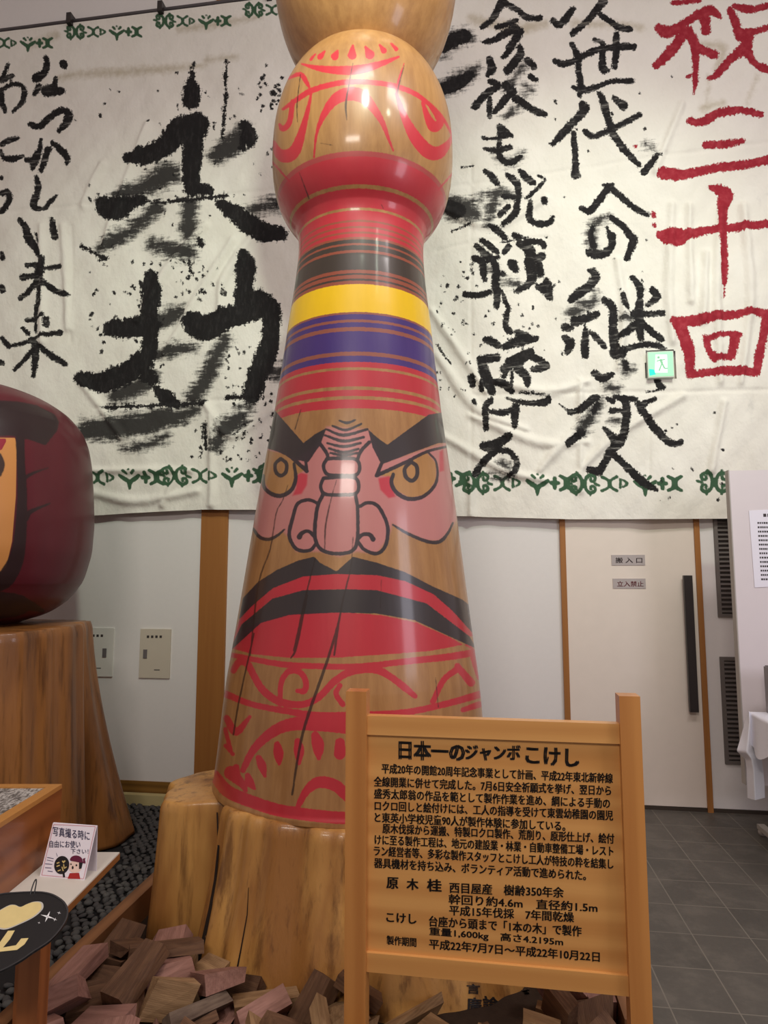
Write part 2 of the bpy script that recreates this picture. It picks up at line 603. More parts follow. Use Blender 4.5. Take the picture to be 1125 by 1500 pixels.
# ------------------------------------------------------------------ the great calligraphy banner
INK = [
 (0, 60, 6, '390,130,40 400,170,44 380,260,62 310,310,84|550,190,66 560,215,50|330,390,54 290,450,44|480,310,22 460,390,54 400,430,92 520,430,66 550,440,30'
  '|260,720,44 320,740,54 420,660,54 530,600,58 590,630,64 570,710,64 510,770,44|345,850,25 335,930,38 290,1030,74 270,1100,44|220,1035,40 280,1040,64|405,930,54 375,1040,50 345,1120,44|440,870,28 510,930,58 575,1010,54 570,1060,38'
  '|300,1180,34 320,1270,54 300,1370,54 290,1450,54 370,1465,28 410,1420,38 485,1350,28|60,190,24 25,290,40 0,330,60|90,295,44 20,330,54|80,330,24 90,370,24|10,420,44 100,370,34 180,380,40 205,450,44 180,540,34 110,615,22|10,420,44 5,520,54 40,610,34'
  '|10,910,34 70,870,44 150,845,28|0,960,24 30,1020,44 100,1030,54 180,1000,34|0,1330,44 50,1320,54 70,1380,54 40,1440,54 0,1490,44|0,1190,30'),
 (0, 300, 5.767, '165,125,40 210,190,60 240,290,70 290,350,60 320,420,40|300,240,20 320,310,20|420,100,25 440,190,55 450,260,50|345,450,50 335,520,70 320,610,80 325,700,50 325,800,45 305,870,40 300,960,30 300,1070,25|220,510,35 300,500,40 340,500,50|370,530,30 490,510,40'
  '|180,610,50 250,600,45 310,600,60|300,650,50 230,730,40 165,780,40|350,640,50 440,710,50 560,755,45|215,970,30 290,965,35 370,920,20|390,960,40 395,1020,40|185,1040,30 235,1085,35|100,1185,30 200,1170,35 330,1110,30 430,1090,35 510,1080,40|270,1130,40 300,1200,70 300,1300,55 290,1450,40'
  '|280,1230,50 200,1320,40 120,1390,30|330,1190,40 430,1270,50 550,1345,45|0,400,30 10,440,50|0,690,50 15,720,40|0,1110,25 50,1180,45 80,1190,30|0,1330,50 10,1340,40'),
 (100, 90, 3.309, '595,85,30 595,140,75 590,180,80|290,465,50 370,450,80 460,410,90 540,330,110 620,300,110|605,320,100 600,420,85 590,520,80 595,610,70|590,600,60 680,620,40|~480,540,120 360,600,80 230,650,50|160,690,60 210,710,110 290,680,60 350,660,40|~420,700,70 320,790,60 220,860,70 150,900,50'
  '|~585,700,85 580,840,75|~400,880,60 500,910,80 590,930,70|640,870,20 640,890,20|~720,440,90 800,390,100 850,320,70|850,300,40 870,350,70 875,390,40|840,410,30 855,330,40|740,690,50 830,750,80 930,820,90 1020,830,70|~890,720,50 970,690,66 1040,680,66|340,665,8 480,675,10 620,660,14 760,640,10|60,890,12 130,930,8 180,955,8|600,0,6 597,85,10|765,0,4 755,200,5 740,360,4'),
 (100, 360, 3.309, '395,140,50 400,190,90 395,280,70 390,400,75 390,500,65 385,560,60|215,400,80 290,400,90 400,380,90|~400,380,90 500,330,80 540,310,50|~420,530,60 520,500,60 600,500,50|60,640,60 150,660,90 260,630,100 360,560,100|~230,730,70 330,690,90 410,640,70|380,630,70 410,650,50|430,700,40 480,740,60 520,770,40'
  '|~90,890,90 200,890,110 330,870,110 470,840,100 620,800,50|~150,880,60 300,880,90 480,840,80|~270,980,30 380,970,40 480,920,40|850,40,40 855,100,90 850,200,80 850,270,90|600,370,90 660,400,120 760,350,110 870,320,90 940,290,100|920,250,80 980,310,90 980,400,80 960,520,90 920,620,90 890,720,80|~760,450,60 700,580,70 640,700,80 600,740,60'
  '|~840,840,80 760,890,80 720,970,60|660,860,15 670,980,10|~970,600,60 1010,620,70 1050,590,50|770,740,10 900,725,12|170,785,12 440,775,10 660,765,8|~880,780,50 820,790,20|~430,20,40 560,30,60'),
 (630, 0, 5.625, '600,0,70 560,60,60 510,150,50 430,215,40|620,20,50 720,70,45 800,130,50 910,130,45|545,210,35 620,190,40 710,155,35|440,330,30 540,310,50 620,260,60 710,230,70|740,250,70 690,330,60 630,430,50 600,460,30|~110,420,60 180,330,130 270,280,130 340,300,50|110,400,60 190,320,110 280,280,110|~100,720,130 200,670,140 330,590,110 390,530,50|110,720,90 220,670,110 330,600,70'
  '|490,470,55 510,550,65 470,600,30|500,650,50 560,690,50 460,760,60 370,860,60|490,790,40 490,860,40 490,950,35|735,370,40 750,430,60 690,510,70 640,570,70|800,480,50 860,540,50|~760,540,60 700,630,50 620,700,70|830,620,50 870,650,40|620,680,50 680,750,70|670,750,60 600,830,60 530,910,40|~850,750,50 790,790,50|~790,700,40 840,740,50|~760,850,50 690,890,50 630,960,30|700,800,60 790,860,50 880,920,60 950,940,40'
  '|570,1030,40 620,1080,60 670,1110,30|440,1125,30 550,1130,25 620,1110,40|450,1215,25 550,1225,40 660,1205,45|575,1060,40 572,1150,34 560,1230,40 600,1305,48 680,1325,44 745,1275,34|~550,1250,50 600,1310,60 680,1320,50 750,1270,40|250,1375,12 350,1360,10'),
 (630, 230, 5.625, '460,110,40 510,150,60 550,200,45|~340,340,40 440,320,50 560,290,70 720,310,40|600,310,40 720,315,36|~590,250,70 540,310,80 510,400,80 490,480,80 480,560,50|~180,410,190 280,430,180 380,470,100|170,410,120 230,440,130|640,130,40 710,190,55 730,270,45 720,370,45 700,460,60 600,550,35|650,390,40 580,460,50|740,100,35 800,160,60 850,200,50|890,140,20 950,175,18 870,260,25 800,320,30'
  '|830,350,30 820,440,50 830,510,50 900,540,50 990,530,50 1010,490,30|940,350,50 945,365,45|480,560,30 560,600,50 620,650,45|700,630,50 740,655,40|180,600,14 330,545,10|590,690,14 800,650,14'
  '|380,720,45 450,790,60 520,860,55 550,940,60 540,1040,65 550,1130,60 550,1230,45|430,680,45 500,730,60 550,770,40|360,830,50 430,860,60 440,950,50 450,1010,40|470,850,34 560,820,34|~470,920,40 560,930,40|650,730,50 610,780,40|680,870,80 700,920,60|600,960,50|290,1130,50 400,1140,50 490,1110,45|~580,1030,50 700,1030,50|740,700,60 820,760,90 830,870,100 840,980,80 800,1050,60 720,1100,50'
  '|800,690,60 900,690,50 940,720,50|850,840,80 930,810,60|900,880,60 910,960,60|890,1060,50 950,1080,80 990,1150,50|960,1020,60 990,1080,50|590,1100,20 620,1190,40 645,1250,35 625,1340,50 625,1400,50'),
 (640, 460, 5.356, '540,20,40 540,90,48 580,140,40|380,200,45 430,215,64 480,250,45|530,260,50 620,220,80 700,200,74 780,190,40|640,150,60 700,170,60|560,370,50 650,330,60 740,290,54|330,350,40 400,350,70 470,340,60|350,370,60 370,450,80 400,530,80 430,610,60|270,500,60 280,550,50|350,540,40 350,600,30|530,430,70 580,400,60 640,390,60 720,320,60 830,380,60 850,410,60 760,430,50|640,430,80 700,490,60 710,570,40'
  '|440,530,50 520,550,60 590,610,40|550,440,40 520,490,40|590,460,30 585,540,20|550,660,20 640,690,30 740,705,40 860,690,55 875,660,40|650,620,15 880,640,12|290,690,40 300,710,20|420,680,50 380,740,50 380,820,45 385,900,40|420,770,35 500,780,50 590,755,50|620,730,60 610,820,55 605,890,40|370,1040,70 450,1030,80 560,970,60|480,1060,60 400,1130,50 330,1210,50 300,1260,50'
  '|480,1080,30 560,1080,40 620,1150,40 620,1220,40 570,1270,40|~500,1170,40 560,1220,50 590,1260,40|~440,1270,40 540,1280,30|0,240,20 60,330,14 110,390,6'),
 (800, 0, 5.625, '60,150,50 120,180,60 220,60,50|470,0,70 400,90,55 330,170,50 220,260,50|450,110,40 540,180,50 620,230,50 690,235,50|70,495,40 150,510,55 260,470,45 400,410,50 540,385,50 720,380,55|215,350,35 260,440,50 270,560,45 290,700,50 275,770,35|400,320,35 470,350,40 465,450,50 470,560,65 510,570,40|580,280,50 580,400,55 570,540,50|230,705,35 310,730,50 440,690,40 560,660,35 710,655,45'
  '|310,850,75 320,890,70 210,1010,60 130,1100,60 60,1180,40|230,1080,35 235,1170,50 245,1280,50 240,1440,60|440,750,30 480,840,60 520,970,55 560,1090,60 620,1180,60 700,1280,50 770,1350,40|560,790,30 640,860,75|325,1060,40 390,1110,40 500,1065,45 650,1000,45 770,940,45|810,1410,60 860,1350,50 910,1280,40|~820,1180,30 890,1230,35'),
 (800, 250, 5.355, '280,290,38 340,310,54 400,250,54 490,130,54 520,110,44|530,140,44 620,220,44 720,300,44 800,340,38|480,100,24 450,100,18|~500,350,40 400,410,66 360,480,76 370,560,66 380,600,56|370,430,30 350,500,40 370,580,50|340,640,64 440,650,64 520,580,54 520,510,64|480,430,12 500,490,34|520,360,44 600,420,54 670,500,54 690,530,64 660,620,54 640,680,44'
  '|340,780,34 390,820,68 340,900,64 240,970,74 200,1010,54|~260,1030,56 340,1050,56 380,1000,54 380,950,34|~200,1120,80 270,1090,56|230,1180,84 310,1160,64 400,1120,54|150,1220,64 190,1230,54|150,1310,54 190,1350,74 170,1410,54|310,1240,34 305,1350,58 305,1450,54|350,1270,38 400,1320,44 455,1380,44|460,1010,54 520,1070,64 525,1200,64 530,1330,64 540,1440,74 590,1440,64'
  '|680,830,38 735,900,54 740,1000,44 730,1110,74 740,1200,64 740,1310,54|605,970,34 620,1040,48 640,1070,34|840,930,54 870,990,64 800,1050,30|~590,1150,50 680,1140,60|690,1120,64 800,1120,44 910,1115,48|720,1190,64 640,1260,54 560,1310,44|770,1200,54 840,1270,54 910,1320,44|560,1430,64 660,1390,44 780,1365,44 880,1370,44 925,1400,38'),
 (800, 520, 5.114, '360,140,50 420,180,60 490,150,40|~580,60,60 590,120,60 640,110,40|590,60,40 600,110,36|~460,240,50 530,270,50|460,330,30 500,350,40|520,320,40 590,330,50 670,330,35|590,340,50 600,420,60 590,520,55 560,640,70 510,690,70|490,420,40 560,420,30|~490,490,40 560,500,30|430,550,20 480,600,50 510,670,60|180,430,40 260,410,50 340,340,60 380,320,50'
  '|~400,360,55 340,450,90 260,570,80|380,370,40 350,430,40|260,590,60 160,670,50|100,370,8 180,430,10|690,370,50 720,430,60 790,520,60 870,610,60 940,665,50 1010,655,40|720,370,50 820,325,25|480,720,60 440,800,50 390,880,60|320,860,50 390,870,60|500,740,50 580,820,50 650,890,60 740,970,60 820,1010,30|830,190,40 850,230,50 880,245,30|750,275,10 850,262,15'),
]
RED_INK = [
 (945, 0, 5.172, '210,10,40 320,0,40 420,-5,30|110,200,70 180,230,100 280,180,70 380,110,60 480,70,80 540,90,70 580,125,30|460,130,80 465,220,80|330,210,80 370,290,80 390,400,60 390,500,50 390,600,45 375,690,25|300,240,80 200,370,80 90,480,60|390,330,70 450,360,70 530,400,70|330,560,30 350,555,30|650,60,50 690,150,70 720,270,60|690,30,50 800,55,60 931,25,50 1000,20,50 990,180,60'
  '|740,230,70 850,220,50 900,205,50 960,180,50|780,260,100 760,350,100 640,450,70 540,560,60 490,580,30|790,380,70 830,470,60 931,510,70 1100,520,70|345,905,60 440,910,70 560,850,70 740,830,60 880,860,50|460,1085,60 600,1080,60 735,1060,45|140,1310,100 250,1320,90 400,1290,70 600,1250,70 800,1230,70 960,1200,70 1060,1190,70'),
 (945, 270, 4.689, '460,10,40 530,30,80 560,70,110 540,150,80 540,260,70 540,400,65 545,550,55 545,670,50|110,340,70 200,360,130 300,340,80 420,310,60 560,290,60 700,280,65 850,265,60 940,255,60|545,700,8 545,760,8 520,785,5|200,940,70 260,1030,90 300,1150,80 310,1290,60|200,940,60 330,940,80 480,910,70 620,890,60 740,870,50 860,890,70|850,880,70 820,1020,60 790,1180,70 760,1290,60|310,1310,50 450,1290,60 600,1280,70 760,1290,60'
  '|410,1050,40 440,1140,50 480,1200,50|430,1060,40 540,1030,40 650,1030,40|620,1040,70 600,1150,70 580,1180,60|470,1190,50 600,1180,50'),
 (800, 250, 5.355, '850,320,30 850,345,40|850,420,34'), (800, 0, 5.625, '740,1195,36')]
MOTIF = ('0,-3,6 0,3,6|-3,0,3 -4,-8,4 -10,-13,4 -17,-10,4 -16,-4,3 -11,-4,3 -11,-8,3|-3,0,3 -4,8,4 -10,13,4 -17,10,4 -16,4,3 -11,4,3 -11,8,3|3,0,3 4,-8,4 10,-13,4 17,-10,4 16,-4,3 11,-4,3 11,-8,3|3,0,3 4,8,4 10,13,4 17,10,4 16,4,3 11,4,3 11,8,3|-23,-2,3 -17,0,3|23,2,3 17,0,3|-10,-16,3|10,-16,3|-10,16,3|10,16,3'
         '|27,-10,4 35,-6,3 38,0,5 35,6,3 27,10,4|48,-10,4 41,-6,3 38,0,5 41,6,3 48,10,4|53,-6,3 53,6,3|57,-5,2 63,0,3 57,5,2|73,-3,4 80,2,6 86,6,5 88,17,3|103,-3,4 96,2,6 90,6,5 88,17,3|80,-10,4 84,-6,3|96,-10,4 92,-6,3|88,-12,3|113,-7,5 113,7,5|108,0,5 118,0,5|121,-10,4 128,-6,5 130,0,8 128,6,5 121,10,4|140,-10,4 133,-6,5 130,0,8 133,6,5 140,10,4')
fx0, fy0, fx1, fy1 = -90, -110, 1230, 800
f_ink, f_dry, f_red, f_green, f_big = (Field(fx0, fy0, fx1, fy1) for _ in range(5))
for k, b in enumerate(INK): draw(b, f_big if k in (2, 3) else f_ink, f_dry)
for b in RED_INK: draw(b, f_red)
for cx, cy, sc in ((108, 700, 1), (258, 697.5, .95), (398, 695.5, .95), (545, 702, 1), (697, 708, 1), (854, 709, 1.0), (1045, 707, 1.05), (1210, 706, 1.05)):
    f = sc if cx > 300 else .93
    draw((cx, cy, 1 / (1.02 * f), MOTIF), f_green)
wtop = lambda x: 52 - .1238 * x                     # hanging line of the banner in the photo
for k in range(-1, 10):
    cx = k * 131 - 22
    draw((cx, wtop(cx) + 6, 1.45, MOTIF), f_green)
rs = random.Random(5)
for (xa, ya, xb, yb, n, rm) in ((130, 380, 240, 540, 60, 1.6), (230, 120, 420, 320, 40, 1.3), (250, 380, 330, 440, 40, 1.5), (330, 500, 400, 640, 50, 1.3), (640, 380, 700, 480, 26, 1.6), (280, 630, 400, 680, 36, 1.4),
                                (640, 480, 700, 600, 18, 1.0), (700, 440, 830, 520, 26, 1.2), (800, 100, 1000, 520, 30, 1.2), (960, 580, 1060, 740, 12, 1.2), (130, 260, 260, 360, 20, 1.2), (100, 100, 270, 260, 12, 1.2), (370, 90, 420, 160, 24, 2.2)):
    for _ in range(n):
        x, y, r = rs.uniform(xa, xb), rs.uniform(ya, yb), rm * (.35 + rs.random())
        f_ink.stroke([(x, y, r), (x + rs.uniform(-2, 2), y + rs.uniform(-1, 4), r * .7)])
# creases of the hanging cloth
f_fold, f_stain = (Field(fx0, fy0, fx1, fy1) for _ in range(2))
for t in ('632,455,8 690,540,10 712,575,5', '640,520,10 700,600,14 770,630,6', '650,640,8 740,690,10 800,705,6', '690,610,7 790,650,12 860,648,6', '860,610,8 810,665,12 790,690,5', '300,330,9 240,400,12 200,470,6', '340,350,8 280,450,12 240,520,6',
          '150,240,8 120,300,8', '215,180,6 170,300,9 150,360,5', '265,690,8 240,740,7', '380,330,10 330,400,12 320,450,6', '120,560,10 180,640,8', '905,380,8 915,460,10 905,540,6', '985,300,9 980,420,12 985,500,7', '1010,300,8 1012,440,9',
          '1058,300,9 1050,420,12 1055,560,6', '1090,300,10 1100,430,12 1085,560,6', '1035,370,8 1030,470,9', '850,560,8 850,720,6', '1000,150,8 960,250,7', '730,560,8 800,575,12 860,560,6', '310,610,8 312,740,9', '300,590,7 340,640,9 400,600,6',
          '130,720,10 200,735,12 290,720,8', '140,690,6 220,690,10 280,690,6', '690,700,8 690,755,7', '90,330,8 100,480,10', '60,330,6 62,500,8', '640,300,8 720,330,9 800,290,6', '1000,580,8 900,640,10 840,700,6', '1060,590,8 1040,690,9'):
    f_fold.stroke(pts_of(t))
for t in ('85,112,8 150,104,12 230,100,12 300,92,6', '40,64,8 80,50,12', '260,40,8 310,34,12 380,22,6', '690,25,12 760,40,20 800,30,10', '840,30,10 940,38,10', '1030,60,8 1060,70,14 1050,100,6', '1040,110,4 1035,160,4', '1110,110,4 1095,150,4', '1030,155,10 1060,150,8', '300,86,8 345,82,8'):
    f_stain.stroke(pts_of(t))
f_seam = Field(fx0, fy0, fx1, fy1)
for t in ('-80,322,2 0,309,2 90,302,2 200,292,2 332,283,2 420,276,2', '140,598,2 250,590,2 399,583,2', '650,274,2 800,252,2 960,228,2 1210,196,2', '690,579,2 860,576,2 1130,571,2 1220,570,2', '640,365,1.5 700,352,2 800,346,1.5', '103,330,1 102,500,1', '690,240,1 690,700,1', '950,450,1 950,700,1'):
    f_seam.stroke(pts_of(t))
z_top = WALL.uv(200, wtop(200))[1]
bx = [-90, 60, 125, 180, 300, 380, 560, 670, 760, 830, 950, 1060, 1240]
by = [766, 762, 758, 754, 748, 748.5, 753, 757.5, 760, 762, 762, 761, 758]
NU, NZ = 700, 430
ub0, ub1 = WALL.uv(-90, 500)[0], WALL.uv(1235, 300)[0]
us = np.linspace(ub0, ub1, NU)
bu = np.array([WALL.uv(x, y)[0] for x, y in zip(bx, by)]); bz = np.array([WALL.uv(x, y)[1] for x, y in zip(bx, by)])
zlow = np.interp(us, bu, bz)
tt = np.linspace(0, 1, NZ)[:, None]
Zb = z_top + (zlow[None, :] - z_top) * tt
Ub = np.broadcast_to(us[None, :], Zb.shape)
P0 = WALL.p + Ub[..., None] * WALL.u + Zb[..., None] * np.array([0, 0, 1.0]) - .05 * WALL.n
px, py = project(P0)
fold = np.clip(f_fold.sample(px, py), -9, 9)
sag = 1 / (1 + np.exp(-fold * .55)) * .030
seam = -np.exp(-np.clip(-f_seam.sample(px, py), 0, 30) ** 2 / 5) * .006
wave = .006 * np.sin(Ub * 9 + Zb * 2.1) + .005 * np.sin(Ub * 4.1 - Zb * 5.3) + .003 * np.sin(Ub * 21 + Zb * 11) + .002 * np.sin(Ub * 34 - Zb * 27)
low = np.clip((tt - .55) / .45, 0, 1)
off = .035 + (wave + sag + seam) * np.clip(tt * 6, .1, 1) + .035 * low
P1 = P0 + (.05 - off)[..., None] * WALL.n
Wi = np.array(WALL.mat().inverted())
PL = P1 @ Wi[:3, :3].T + Wi[:3, 3]
slit = (px > 946.5) & (px < 989.5) & (py > 513.5) & (py < 553.5)
me = grid_mesh('cloth', PL, keep=~slit)
for nm, F in (('ink', f_ink), ('big', f_big), ('dry', f_dry), ('red', f_red), ('green', f_green), ('stain', f_stain)):
    put_attr(me, nm, F.sample(px, py))


def banner_material():
    t = NT('banner_cloth')
    v = t.coord()
    fine = t.math('SUBTRACT', t.noise(80, v, 4, .65), .5)
    mid = t.math('SUBTRACT', t.noise(24, v, 3, .6), .5)
    streak = t.math('SUBTRACT', t.noise(34, t.coord((.16, 1, 1.0), (0, math.radians(24), 0)), 6, .72), .5)
    brist = t.math('SUBTRACT', t.noise(40, t.coord((.9, 1, .28), (0, math.radians(-10), 0)), 5, .7), .5)
    ink = t.math('ADD', t.attr('ink'), t.math('ADD', t.math('ADD', t.math('MULTIPLY', fine, 8), .7), t.math('ADD', t.math('MULTIPLY', mid, 3), t.math('MULTIPLY', brist, 6))))
    m_ink = t.math('MULTIPLY', t.sstep(ink, -.6, .9), t.math('SUBTRACT', 1.0, t.math('MULTIPLY', t.sstep(streak, .02, .30), .42)))
    big = t.math('ADD', t.attr('big'), t.math('ADD', t.math('ADD', t.math('MULTIPLY', fine, 9), 2.0), t.math('ADD', t.math('MULTIPLY', brist, 17), t.math('MULTIPLY', streak, 13))))
    m_big = t.sstep(big, -.8, 1.4)
    dry = t.math('ADD', t.attr('dry'), t.math('ADD', t.math('ADD', t.math('MULTIPLY', streak, 40), 5.5), t.math('ADD', t.math('MULTIPLY', brist, 16), t.math('MULTIPLY', fine, 10))))
    m_dry = t.math('MULTIPLY', t.sstep(dry, -2, 11), .97)
    m_red = t.sstep(t.math('ADD', t.attr('red'), t.math('ADD', t.math('MULTIPLY', fine, 9), t.math('MULTIPLY', brist, 9))), -.6, .9)
    m_gr = t.sstep(t.math('ADD', t.attr('green'), t.math('ADD', t.math('MULTIPLY', fine, 2.2), .7)), -.5, .8)
    m_st = t.math('MULTIPLY', t.sstep(t.math('ADD', t.attr('stain'), t.math('MULTIPLY', mid, 14)), -6, 9), .5)
    base = t.mix(t.noise(3.5, v, 5), S(222, 218, 207), S(238, 235, 228))
    smear = t.sstep(t.noise(6, t.coord((1, 1, .5), (0, .5, 0)), 6, .7), .62, .80)
    base = t.mix(t.math('MULTIPLY', smear, .28), base, S(150, 150, 150))
    c = t.mix(m_st, base, S(150, 132, 84))
    c = t.mix(m_gr, c, S(62, 92, 68))
    blk = t.mix(t.sstep(brist, -.05, .3), S(30, 28, 29), S(52, 50, 50))
    c = t.mix(m_dry, c, S(40, 38, 38))
    c = t.mix(m_big, c, blk)
    c = t.mix(m_ink, c, blk)
    c = t.mix(m_red, c, t.mix(t.sstep(mid, -.1, .3), S(150, 36, 50), S(172, 62, 72)))
    t.bump(t.math('ADD', t.noise(7, t.coord((1, 1, .7), (0, .4, 0)), 4, .55), t.math('MULTIPLY', t.noise(120, v, 2), .03)), .55, .035)
    return t.done(c, .8, .2)


banner = thing('calligraphy_banner', 'huge white cloth banner brushed with black and red Japanese calligraphy on the back wall', 'banner')
banner.matrix_world = WALL.mat()
link('cloth', me, banner_material(), banner, True)
for x in (108, 240, 397):
    u = WALL.uv(x, wtop(x))[0]
    bm = bmesh.new()
    box(bm, u - .02, u + .02, -.075, -.008, z_top - .03, z_top + .06)
    obj('clip', bm, M_metal_dark, banner, bevel=.006)
rodz = z_top + .021
bm = bmesh.new()
bmesh.ops.create_cone(bm, segments=12, radius1=.014, radius2=.014, depth=ub1 - ub0 + .3, cap_ends=True,
                      matrix=Matrix.Translation(((ub0 + ub1) / 2, -.028, rodz)) @ Matrix.Rotation(math.pi / 2, 4, 'Y'))
rod = obj('hanging_rod', bm, M_rod, None, True)
rod.matrix_world = WALL.mat()
props(rod, 'long thin grey rod along the top edge of the calligraphy banner', 'rod')

# exit sign showing through a slit in the banner
t = thing('exit_sign', 'small glowing green square exit sign in a slit of the cloth banner', 'exit sign')
t.matrix_world = WALL.mat()
a, b = WALL.uv(948, 515.5), WALL.uv(988, 552)
off = -.088
sc_ = (off + _wd) / _wd
ctr = ((a[0] + b[0]) / 2, (a[1] + b[1]) / 2)
a, b = (lambda q0, q1: (q0, q1))(WALL.uv(948, 515.5, off), WALL.uv(988, 552, off))
bm = bmesh.new()
box(bm, a[0], b[0], off, -.004, b[1], a[1])
obj('housing', bm, flat('exit_housing', S(206, 214, 204), .5), t, bevel=.004)
bm = bmesh.new()
box(bm, a[0] + .006, b[0] - .006, off - .002, off + .001, b[1] + .008, a[1] - .006)
obj('lit_face', bm, emit('exit_green', S(150, 226, 172), .55), t)
EX = lambda x, y, d: (WALL.uv(920 + x / 11.25, 490 + y / 11.25, off)[0], off - .002 - d, WALL.uv(920 + x / 11.25, 490 + y / 11.25, off)[1])
bm = bmesh.new()
prism(bm, ((450, 335), (640, 335), (650, 630), (440, 630)), 0, .001, lambda x, y, d: EX(x, y, d))
obj('doorway', bm, emit('exit_white', S(228, 250, 236), .6), t)
bm = bmesh.new()
prism(bm, ((345, 570), (425, 580), (455, 660), (355, 680)), 0, .001, lambda x, y, d: EX(x, y, d))
obj('arrow_panel', bm, emit('exit_teal', S(0, 222, 190), .5), t)
bm = bmesh.new()
for (xa, ya, xb, yb, w) in ((530, 410, 560, 480, 40), (560, 480, 600, 560, 26), (600, 560, 650, 560, 20), (550, 490, 510, 600, 22), (530, 420, 470, 445, 18), (545, 425, 610, 410, 18)):
    d = Vector((xb - xa, yb - ya)).normalized() * w / 2
    prism(bm, ((xa - d.y, ya + d.x), (xa + d.y, ya - d.x), (xb + d.y, yb - d.x), (xb - d.y, yb + d.x)), .001, .002, lambda x, y, dd: EX(x, y, dd))
prism(bm, [(500 + 22 * math.cos(k * .7854), 380 + 22 * math.sin(k * .7854)) for k in range(8)], .001, .002, lambda x, y, dd: EX(x, y, dd))
obj('running_figure', bm, emit('exit_figure', S(130, 190, 150), .3), t)

# ------------------------------------------------------------------ the giant kokeshi
KX, KD, LEAN = -.1464, 3.1, .01333
kok = thing('giant_kokeshi', 'giant turned wooden kokeshi doll painted with a scowling bearded face, standing on its log base', 'kokeshi doll', (KX - LEAN * .55, KD, 0))
Zp = [.545, .575, .589, .704, .797, .908, 1.021, 1.116, 1.274, 1.452, 1.596, 1.784, 1.929, 2.054, 2.24, 2.394, 2.514, 2.668, 2.773, 2.895, 2.983, 3.036, 3.09, 3.3]
Rp = [.618, .618, .613, .602, .594, .585, .573, .559, .537, .513, .494, .469, .448, .429, .401, .381, .366, .348, .334, .319, .311, .308, .307, .300]


def body_r(z):
    b = np.interp(z, Zp, Rp)
    cz = 3.5433
    t = np.where(z < cz, (cz - z) / .491, (z - cz) / .5665)
    c = .4493 * np.maximum(1 - np.abs(t) ** 2.404, 0) ** (1 / 2.404)
    low = np.where(z < 3.3, b, 0)
    return np.maximum(low, c)


def head_r(z):
    t = (z - 4.6206) / .7185
    return .4738 * np.maximum(1 - np.abs(t) ** 2.232, 0) ** (1 / 2.232)


zs = np.concatenate([np.linspace(.555, 3.16, 640), np.linspace(3.163, 3.98, 300), np.linspace(3.983, 4.05, 8)])
r = body_r(zs)
rs_ = r
k = np.ones(19) / 19
for _ in range(3): rs_ = np.convolve(np.pad(rs_, 9, 'edge'), k, 'valid')
wj = np.clip(1 - np.abs(zs - 3.155) / .13, 0, 1); wj = np.minimum(1, wj * 2)
r = r * (1 - wj) + rs_ * wj
r[-8:] = np.minimum(r[-8:], np.linspace(r[-9], .22, 8))
th = np.concatenate([np.radians(np.linspace(-188, 8, 420)), np.radians(np.linspace(10, 170, 40))])


def revolve(zs, r, th, lean=LEAN):
    X = lean * zs[:, None] + r[:, None] * np.cos(th)[None, :]
    Y = r[:, None] * np.sin(th)[None, :]
    return np.stack([X, Y, np.repeat(zs[:, None], len(th), 1)], -1)


P = revolve(zs, r, th)
kx, ky = project(P + np.array([KX - LEAN * .55, KD, 0]))
front = np.argmin(abs(th + math.pi / 2))
zk, yk = zs[:900], ky[:900, front]
mono = np.minimum.accumulate(yk)


def zc(y):                       # height on the body seen at photo row y along the middle
    return float(np.interp(y, mono[::-1], zk[::-1]))


kf = {n: Field(280, -20, 740, 1260) for n in ('black', 'red', 'pink', 'wood', 'crack', 'rose')}
K1, K2, K3 = (360, 0, 3.125), (330, 440, 2.885), (290, 860, 2.5)
draw(K1 + ('420,232,12 408,258,36|490,210,12 487,252,42|548,215,12 568,250,44|612,205,10 632,232,28|362,235,10 340,260,28|318,248,8 298,272,14|665,200,10 690,225,20'
           '|255,292,8 330,312,26 430,322,40 520,318,42 610,295,30 700,260,10|170,500,12 235,455,24 300,415,26 400,385,26 500,374,24 620,382,24 720,405,24 800,445,22 880,515,18 920,570,14 945,620,12|190,360,12 250,340,22 280,380,20 290,400,10'
           '|312,720,8 325,610,14 360,520,30 410,455,50 470,430,62 530,440,60 580,490,40 625,560,26 655,640,14 675,690,8|300,430,10 280,520,22 255,610,36 225,690,54 185,715,62 150,700,44 130,650,14|215,465,22 200,560,25 170,590,26 155,570,14|690,430,14 720,520,30 770,620,54 830,690,64 880,700,60 925,660,30 945,620,10'
           '|810,470,14 830,530,30 860,580,50 890,560,34 870,530,16 840,490,6|120,740,10 200,830,8|950,790,10 880,870,8|725,290,5 700,370,12 690,430,10',), kf['red'])
